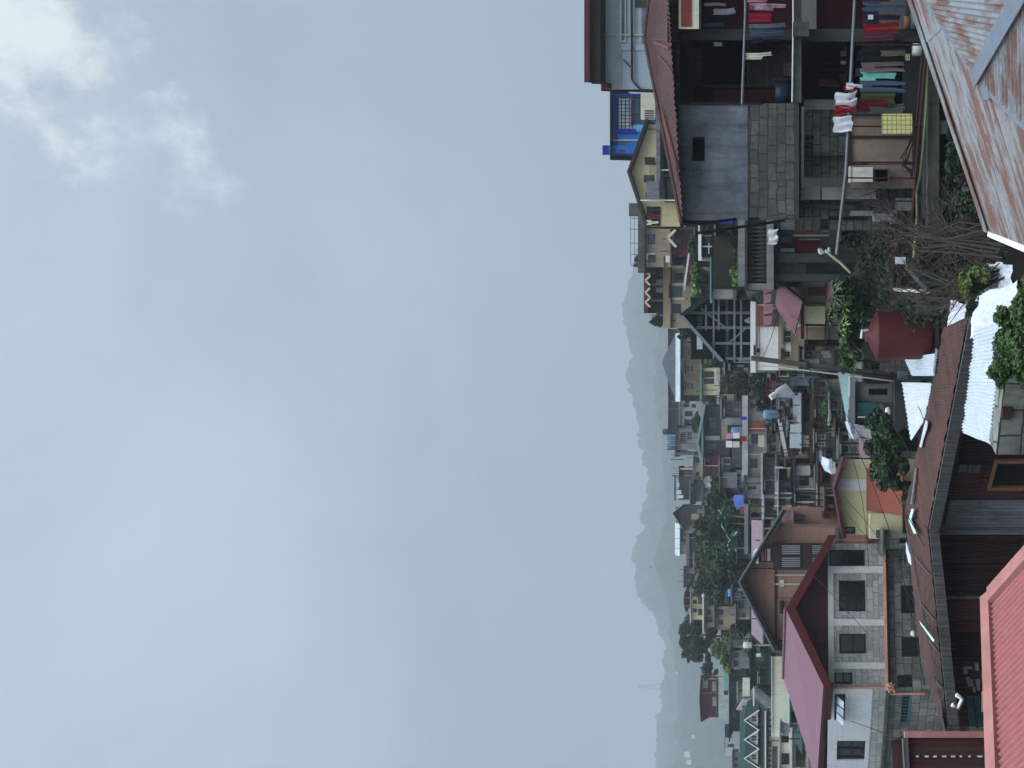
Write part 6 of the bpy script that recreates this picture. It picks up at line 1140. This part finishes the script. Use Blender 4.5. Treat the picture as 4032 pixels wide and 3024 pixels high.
# further small houses packed along the slope
for r in (
 ('dark-bayed concrete house right of the tall pale cylinder tank', 1578, 1642, 2842, 2930, 62, 'concrete_dark', [(2856,2880,1586,1606),(2856,2882,1614,1634)], ('flat',5,.2), 'concrete'),
 ('tiny beige house between the netted wall and the dark-bayed house', 1552, 1580, 2836, 2900, 64, 'beige_wall', [(2846,2862,1558,1572)], ('shed',8,.2), 'rust_old'),
 ('grey house with a row of three windows under the mint gable, left side', 1800, 1878, 2836, 2930, 66, 'concrete', [(2850,2874,1808,1824),(2850,2874,1832,1848),(2850,2874,1856,1870)], ('shed',10,.3), 'galv_grey'),
 ('dark house of purple-brown panels right of the satellite dish', 1798, 1876, 2770, 2840, 72, 'maroon_wall', [(2780,2800,1806,1824),(2782,2802,1846,1866)], ('flat',5,.3), 'concrete'),
 ('grey slab house with pale floor edges below the slot-window house', 1800, 1946, 3004, 3060, 50, 'concrete_dark', [(3016,3036,1812,1836),(3016,3036,1850,1876),(3016,3036,1896,1920)], ('flat',7,.3), 'concrete_pale'),
 ('grey-roofed shed between the round-hole house and the tan gable', 1962, 2036, 3012, 3080, 47, 'concrete_dark', [(3028,3046,1976,1992)], ('shed',26,.3), 'roof_grey'),
 ('block house with two stacked dark openings right of the blue-fronted house', 1800, 1886, 3058, 3130, 47, 'chb_grey', [(3068,3088,1812,1838),(3096,3118,1812,1838),(3070,3090,1854,1872)], ('flat',5,.2), 'concrete'),
 ('beige house at the left end of the patched tin roof', 1768, 1804, 3114, 3190, 43, 'beige_wall', [(3124,3144,1776,1792)], ('flat',4,.2), 'rust_old'),
 ('grey block house with a rusty roof above the patched tin roof', 1600, 1668, 3086, 3130, 47, 'chb_grey', [(3094,3110,1612,1630),(3094,3110,1642,1658)], ('shed',12,.2), 'rust_old'),
 ('narrow tall grey house right of the tan building, below the shrub', 1316, 1344, 2700, 2790, 78, 'concrete', [(2712,2730,1322,1336),(2742,2760,1322,1336)], ('flat',4,.2), 'concrete_mossy'),
 ('concrete house with an empty window between the tan building and the white ruin', 1556, 1580, 2700, 2800, 86, 'concrete_dark', [(2714,2734,1560,1574)], ('shed',6,.2), 'rust_old'),
 ('brown board house in front of the slot-vented house', 1690, 1760, 2748, 2800, 80, 'wood_brown', [(2756,2772,1700,1718),(2756,2772,1730,1746)], ('shed',10,.3), 'galv_grey'),
 ('grey house on posts right of the grey crest house', 1884, 1910, 2756, 2820, 80, 'concrete', [(2764,2780,1890,1902)], ('flat',4,.2), 'concrete_dark'),
 ('pale cement house below the grey crest house, above the shaggy tree', 1912, 1980, 2766, 2830, 76, 'concrete_pale', [(2774,2790,1922,1938),(2774,2790,1954,1968)], ('shed',8,.3), 'roof_grey'),
 ('block house with rust-red roof behind the blue tarpaulin', 1930, 1990, 2860, 2930, 68, 'chb_grey', [(2872,2890,1940,1956)], ('shed',10,.3), 'rust_old'),
 ('grey house at the foot of the broad dark tree', 2120, 2200, 2904, 2960, 56, 'concrete_dark', [(2914,2930,2132,2150)], ('shed',14,.3), 'roof_grey'),
 ('cement house with two windows at the left foot of the tall dark tree', 2560, 2630, 2880, 2960, 66, 'concrete', [(2890,2908,2572,2590),(2890,2908,2602,2620)], ('shed',14,.3), 'rust_old'),
 ('grey house half behind the feathery yellowish tree', 2470, 2550, 2880, 2960, 64, 'concrete', [(2890,2906,2484,2500)], ('flat',6,.3), 'concrete_mossy'),
 ('dark slate-walled house between the green hut and the stairway', 2696, 2745, 2986, 3040, 57, 'cement_blue', [(2996,3012,2706,2720)], ('shed',10,.2), 'roof_grey'),
 ('grey block wall house under the white house parapet, right of the pole', 1380, 1440, 3150, 3300, 28.5, 'chb', [(3172,3196,1388,1406)], ('flat',6,.2), 'concrete_dark'),
 ('low block house behind the spiky green plant', 1130, 1200, 3286, 3420, 23.5, 'concrete_dark', [(3310,3345,1146,1172)], ('shed',20,.2), 'rust_old'),
 ('dark block house behind the water tank', 1215, 1300, 3330, 3500, 21.5, 'chb_grey', [(3360,3395,1232,1262)], ('flat',8,.2), 'concrete_mossy'),
 ('grey block house between the water tank and the utility pole', 1415, 1478, 3400, 3600, 22.5, 'chb', [(3430,3465,1428,1456)], ('flat',8,.2), 'concrete_mossy'),
 ('narrow dark house squeezed left of the steel gable', 1424, 1462, 2856, 2960, 40, 'concrete_dark', [(2880,2900,1432,1450)], ('flat',5,.2), 'concrete'),
 ('grey hut with a rusty roof above the pitched tarpaulin', 1470, 1530, 2990, 3040, 54, 'concrete', [(3004,3020,1484,1500)], ('shed',10,.2), 'rust_old'),
 ('blue-grey shack at the right end of the timber rails', 1440, 1500, 3170, 3260, 41, 'cement_blue', [(3186,3210,1454,1474)], ('shed',12,.2), 'galv_grey'),
):
    l, Y0, Y1, X0, X1, d, wm, wn_, rf, rm_ = r; house('hillside_house', l, 'house', Y0, Y1, X0, X1, d, 4, wm, wins=wn_, roof=rf, rm=rm_, group='small houses packed on the slope')
for r in (
 ('grey house with two dark windows just left of the utility pole foot', 1492, 1560, 3206, 3330, 36, 'concrete', [(3220,3248,1504,1524),(3220,3248,1534,1552)], ('flat',6,.2), 'concrete_mossy'),
 ('pale cement house between the blue tank and the pitched tarpaulin', 1568, 1612, 3062, 3110, 47, 'concrete_pale', [(3072,3090,1580,1598)], ('shed',8,.2), 'galv_grey'),
 ('dark recessed house under the patched tin roof', 1566, 1640, 3206, 3300, 38, 'concrete_dark', [(3216,3240,1576,1600),(3216,3240,1612,1634)], ('flat',5,.2), 'wood_brown'),
 ('block house with green-stained wall above the thin mint roof', 1560, 1660, 3268, 3320, 35, 'concrete_mossy', [(3276,3296,1580,1604),(3276,3296,1624,1646)], ('flat',5,.2), 'concrete'),
 ('brown plank house right of the block terrace openings', 1660, 1704, 3290, 3360, 34.5, 'wood_brown', [(3304,3326,1670,1690)], ('shed',8,.2), 'rust_old'),
 ('grey lean-to with blue panel left of the timber shack', 1764, 1826, 3240, 3330, 38.5, 'cement_blue', [(3254,3278,1776,1800)], ('shed',10,.2), 'galv_grey'),
 ('beige block house below the long pale slanting beam', 1652, 1706, 3100, 3160, 45, 'beige_wall', [(3108,3124,1664,1682)], ('flat',5,.2), 'concrete'),
 ('grey concrete bay under the blue plastic tank', 1606, 1656, 3074, 3120, 49, 'concrete', [(3082,3098,1618,1640)], ('flat',5,.2), 'concrete_dark'),
 ('tall grey wall with three slits behind the utility pole', 1440, 1496, 3110, 3200, 44, 'concrete', [(3120,3140,1448,1454),(3120,3140,1462,1468),(3120,3140,1476,1482)], ('flat',5,.2), 'concrete_mossy'),
 ('dark house with pale window frames between the timber rails', 1700, 1764, 3206, 3296, 38, 'concrete_dark', [(3220,3250,1710,1732,1,2,'frame_white','glass'),(3220,3250,1740,1758,1,2,'frame_white','glass')], ('flat',4,.2), 'concrete'),
):
    l, Y0, Y1, X0, X1, d, wm, wn_, rf, rm_ = r; house('hillside_house', l, 'house', Y0, Y1, X0, X1, d, 3, wm, wins=wn_, roof=rf, rm=rm_, group='small houses packed on the slope')
# ================================================================ trees and plants
tree('bushy_tree', 'dense round dark green tree behind the shack roof, beside the yellow house', 3500, 1765, 125, 92, 21, 14000, .15, 3680, 'leaf_dark', seed=4, clumps=26, subs=((3450,1660,50,46,1200),(3490,1870,60,60,1800),(3555,1930,46,32,900)))
tree('big_tree', 'broad dark green tree in the middle of the slope above the tan gable', 2850, 2210, 165, 112, 62, 18000, .34, 2960, 'leaf_dark', seed=5, clumps=26, subs=((2790,2110,70,60,2200),(2800,2300,70,60,2200),(2890,2050,60,50,1500)))
tree('big_tree', 'shaggy dark tree right of the broad tree, above the blue tarpaulin', 2830, 1985, 60, 55, 66, 3200, .4, 2920, 'leaf_dark', seed=6, clumps=14)
tree('tall_tree', 'tall dark tree breaking the skyline on the left slope', 2744, 2500, 100, 64, 84, 8000, .42, 2880, 'leaf_dark', seed=7, clumps=18, subs=((2710,2560,40,26,700),(2768,2600,50,34,1100),(2790,2640,30,30,600)))
tree('feathery_tree', 'yellowish feathery tree in front of the tall dark tree', 2850, 2530, 95, 55, 70, 6000, .36, 2960, 'leaf_yellow', seed=8, clumps=18)
tree('leafy_tree', 'green tree behind the left end of the mauve tiled roof', 2925, 2470, 60, 45, 60, 2600, .36, 3020, 'leaf_dark', seed=9, subs=((2970,2560,40,40,900),(2960,2400,40,30,700)))
tree('leafy_tree', 'clump of green foliage right of the blue plastic tank', 3004, 1560, 90, 34, 52, 3800, .3, 3090, 'leaf_dark', seed=10, subs=((3060,1640,30,50,800),(2990,1490,40,30,800),(3050,1680,30,40,700)))
tree('shrub', 'bank of shrubs under the timber rails left of the utility pole', 3260, 1580, 100, 40, 37, 3000, .22, 3320, 'leaf_mid', seed=11, cat='shrub', subs=((3230,1510,50,40,1000),(3270,1680,50,36,900)))
tree('ridge_shrub', 'dark spiky shrub at the left end of the scalloped roof', 2590, 1262, 24, 30, 58, 500, .3, 2640, 'leaf_dark', seed=12, cat='shrub')
tree('shrub', 'dark shrub between the pale hall roof and the steel gable', 2690, 1305, 30, 34, 60, 700, .35, 2760, 'leaf_dark', seed=13, cat='shrub')
tree('shrub', 'shrubs on the slope below the white ruined house', 2740, 1660, 40, 20, 80, 600, .4, 2790, 'leaf_dark', seed=14, cat='shrub')
tree('shrub', 'dim bank of netting and shrubs below the tan building', 2900, 1520, 66, 56, 66, 2600, .36, 2990, 'leaf_dark', seed=15, cat='shrub', clumps=20)
tree('potted_shrub', 'small round shrub on the edge of the flat roof deck', 2512, 1020, 22, 14, 55, 300, .22, 2530, 'leaf_mid', seed=16, cat='shrub')
tree('shrub', 'weedy growth under the satellite dish', 2825, 1905, 40, 26, 70, 800, .35, 2870, 'leaf_dark', seed=17, cat='shrub')
for i, (x, y, ry_, rz_, m, l) in enumerate(((2735,1010,70,22,'leaf_mid','green vine cascade right of centre below the red-edged eave'),(2740,1110,60,20,'leaf_light','paler vine cascade below the scalloped house'),(2745,1180,36,24,'leaf_light','short vine tuft left of the paler cascade'))):
    tree('vine', l, x, y, ry_, rz_, 42+i, 1500, .22, 2790, m, seed=20+i, cat='vine', group='vines below the ridge houses')
for i, (x, y, ry_, rz_, m, l) in enumerate(((2895,1085,40,28,'leaf_light','light green plant at the left end of the terrace'),(2890,930,40,24,'leaf_dry','dry brown plant at the right part of the terrace'),(2905,1000,60,16,'leaf_mid','low green plants along the middle of the terrace edge'))):
    tree('terrace_plant', l, x, y, ry_, rz_, 25.4, 900, .12, 2932, m, seed=30+i, cat='plant', group='plants on the terrace', ry=.3)
# broad-leaved plants round the water tank
def blades(name, label, X, Y, n, ln, wd, d, m, seed, cat='plant', spread=1., base=None, up=.8, group=None):
    q = random.Random(seed); c = P(X, Y, d); o = T(name, label, cat, c, group); mb = MB()
    for i in range(n):
        a = q.uniform(0, 2*math.pi); l_ = ln*q.uniform(.6,1.1); dv = V((math.cos(a)*spread, math.sin(a)*spread, up*q.uniform(.4,1.2))).normalized(); s = dv.cross(Z).normalized(); w_ = wd*q.uniform(.7,1.1); N_ = 6; k0 = len(mb.v)
        st = c+V((q.uniform(-.1,.1), q.uniform(-.1,.1), 0))
        for j in range(N_+1):
            f = j/N_; p = st+dv*l_*f-Z*l_*.55*f*f; ww = w_*math.sin(math.pi*min(.12+.86*f,.98))
            mb.v += [p-s*ww+Z*ww*.25, p, p+s*ww+Z*ww*.25]
        mb.f += [(k0+3*j+h_, k0+3*j+h_+1, k0+3*j+h_+4, k0+3*j+h_+3) for j in range(N_) for h_ in (0,1)]
    mb.build('leaves', m, o, True); mb = MB(); b = base or P(X+90, Y+q.uniform(-10,10), d); mb.tube([b, (b+c)/2+V((.03,0,0)), c], .05, 6, .03); mb.build('stem', 'bark' if name != 'banana_plant' else 'hose', o); return o
for i, (x, y, l) in enumerate(((2865,2060,'upper right banana plant in front of the broad dark tree'),(2900,2120,'large banana plant with pale leaves below the others'),(2850,2030,'banana plant nearest the blue tarpaulin'),(2880,2160,'leftmost banana plant above the grey lean-to roof'))):
    blades('banana_plant', l, x, y, 12, 1.7, .22, 58-i, 'leaf_banana', 40+i, 'banana plant', group='banana plants on the slope')
for i, (x, y, ln, m, l) in enumerate(((3300,1160,.95,'leaf_mid','spiky green plant below the red door'),(3340,1200,.8,'leaf_light','light broad-leaved plant right of the water tank lid'),(3330,1290,.9,'leaf_light','pale broad-leaved plant over the water tank'),(3370,1345,.85,'leaf_mid','leafy plant at the tank lid, left side'),(3280,1230,.8,'leaf_mid','plant in front of the yellow panel'),(3360,1420,.7,'leaf_mid','plant between the water tank and utility pole'))):
    blades('broad_leaf_plant', l, x, y, 70, ln*.72, .042, 18.6+.2*i, m, 50+i, 'plant', group='broad-leaved plants round the tank')
tree('leafy_shrub', 'leafy shrub behind the top of the dark red water tank', 3340, 1270, 130, 60, 19.5, 2600, .17, 3560, 'leaf_mid', seed=60, cat='shrub', subs=((3330,1390,60,50,800),(3330,1130,50,50,700)))
tree('bush', 'bright green bush in the foreground beside the white tarpaulin', 4040, 1330, 215, 110, 8.2, 26000, .055, 4400, 'leaf_mid', seed=61, cat='bush', clumps=46, ry=.5, subs=((3935,1450,60,40,1700),(3950,1250,50,36,1000)))
tree('bush', 'yellow-green shrub in front of the shiny white sheeting', 3830, 1120, 70, 60, 10.6, 3200, .07, 4000, 'leaf_yellow', seed=62, cat='bush', ry=.3)
tree('bush', 'deep green ivy in the dark gap below the concrete ledge', 3800, 700, 240, 90, 14.9, 3600, .2, 4100, 'leaf_dark', seed=63, cat='bush', clumps=20, ry=.5)
# earth bank under the right-hand house and the dry brush on it
mb = MB(); n_ = 30
for j in range(n_+1):
    for i in range(n_+1):
        u, w_ = i/n_, j/n_; Y = 690+u*560; X = 3400+w_*620+(60*math.sin(u*3)-120*u*(1-w_))*.5; d = 19.5-6.8*w_
        p = P(X, Y, d); f = mn.noise(p*.9)*.5+mn.noise(p*2.6)*.25; mb.v.append(p+V((.1*f, -.5*f, .4*f)))
mb.f = [(j*(n_+1)+i, j*(n_+1)+i+1, (j+1)*(n_+1)+i+1, (j+1)*(n_+1)+i) for j in range(n_) for i in range(n_)]
kind(mb.build('earth_bank', 'soil', None, True), 'structure')
q = random.Random(77)
def brush(label, pts, seed, m='twig', r=.014):
    q = random.Random(seed); mb = MB()
    for (X0,Y0,d0,X1,Y1,d1,k) in pts:
        for i in range(k):
            a, b = P(X0+q.uniform(-30,30), Y0+q.uniform(-30,30), d0), P(X1+q.uniform(-90,70), Y1+q.uniform(-90,90), d1+q.uniform(-.6,.6)); L_ = (b-a).length; ps = []
            for j in range(6):
                f = j/5; ps.append(a*(1-f)+b*f+V((q.gauss(0,.05), q.gauss(0,.05), .12*L_*math.sin(math.pi*f)+q.gauss(0,.04))))
            mb.tube(ps, r*q.uniform(.6,1.5), 4, r*.4)
            for t_ in range(2):
                s = ps[q.randrange(1,5)]; mb.tube([s, s+V((q.gauss(0,.25), q.gauss(0,.2), q.gauss(.1,.22))), s+V((q.gauss(0,.45), q.gauss(0,.3), q.gauss(.1,.35)))], r*.55, 3, r*.2)
    return tag(mb.build('dry_brush', m), label, 'brush', 'dry brush on the bank')
brush('tangle of bare brown twigs arching below the left corner of the tin roof', [(3980,900,10.5,3640,1000,13.5,16),(3960,980,10.5,3560,860,14.5,12),(3900,1040,11,3700,780,13,12)], 1)
brush('dry grey-brown branches leaning over the earth bank', [(3900,1150,11.5,3620,1080,14,14),(3880,1200,11.5,3560,1180,14.5,10),(3950,1060,10.5,3800,1200,11.5,14)], 2)
brush('thin bare vines hanging down the block pier', [(3560,880,14.6,3420,760,15.2,8),(3700,900,13.5,3480,940,15,10)], 3, r=.01)
tree('dry_shrub', 'withered grey-green shrub over the earth bank', 3560, 1000, 130, 90, 15.6, 2200, .1, 3780, 'leaf_dry', seed=64, cat='shrub', clumps=22, ry=.6)
tree('shrub', 'green weeds left of the concrete columns', 3350, 930, 46, 50, 22, 900, .16, 3480, 'leaf_dark', seed=65, cat='shrub')
tree('shrub', 'dark weeds at the foot of the second concrete column', 3420, 1060, 80, 46, 21, 1400, .16, 3560, 'leaf_dark', seed=66, cat='shrub')
o = T('pipe_stand', 'white and black pipe elbow standing above the bank, right of the water tank', 'pipe', P(3720,1140,15)); mb = MB(); mb.tube([P(3520,1075,15), P(3520,1130,15)], .05, 8); mb.build('black_pipe', 'black', o); mb = MB(); mb.tube([P(3522,1132,15), P(3525,1140,15), P(3665,1150,14.6)], .035, 8); mb.build('white_pipe', 'pvc', o)
mb = MB(); mb.fb(3528,3566,1012,1040,13.9,.1); tag(mb.build('litter', 'tarp_white'), 'scrap of white plastic caught on the bank', 'litter')
mb = MB(); mb.beam(P(3575,1045,13.6), P(3660,1140,13.2), .12); tag(mb.build('fallen_post', 'wood_grey'), 'grey wooden post fallen across the bank', 'post')
# weeds and creepers over the bank
mb = MB(); q = random.Random(91)
for i in range(420):
    u, w_ = q.random(), q.random(); Y = 690+u*580; X = 3395+w_*560-60*u*(1-w_); d = 19.4-6.8*w_; r = q.uniform(.12,.32)
    leaf_cloud(mb, P(X, Y, d-.15), (r, r, r*.7), 22, .1, 4, seed=300+i)
kind(mb.build('creepers', 'leaf_dark'), 'stuff')
mb = MB()
for i in range(260):
    u, w_ = q.random(), q.random(); Y = 690+u*560; X = 3400+w_*520; d = 19.-6.6*w_; s = q.uniform(.03,.08); p = P(X, Y, d-.25)
    mb.hexa([p+V((s*q.uniform(-1,1), -s, s*q.uniform(-1,1))) for _ in range(4)], [p+V((s*q.uniform(-1,1), s, s*q.uniform(-1,1))) for _ in range(4)])
kind(mb.build('rubble', 'concrete_dark'), 'stuff')
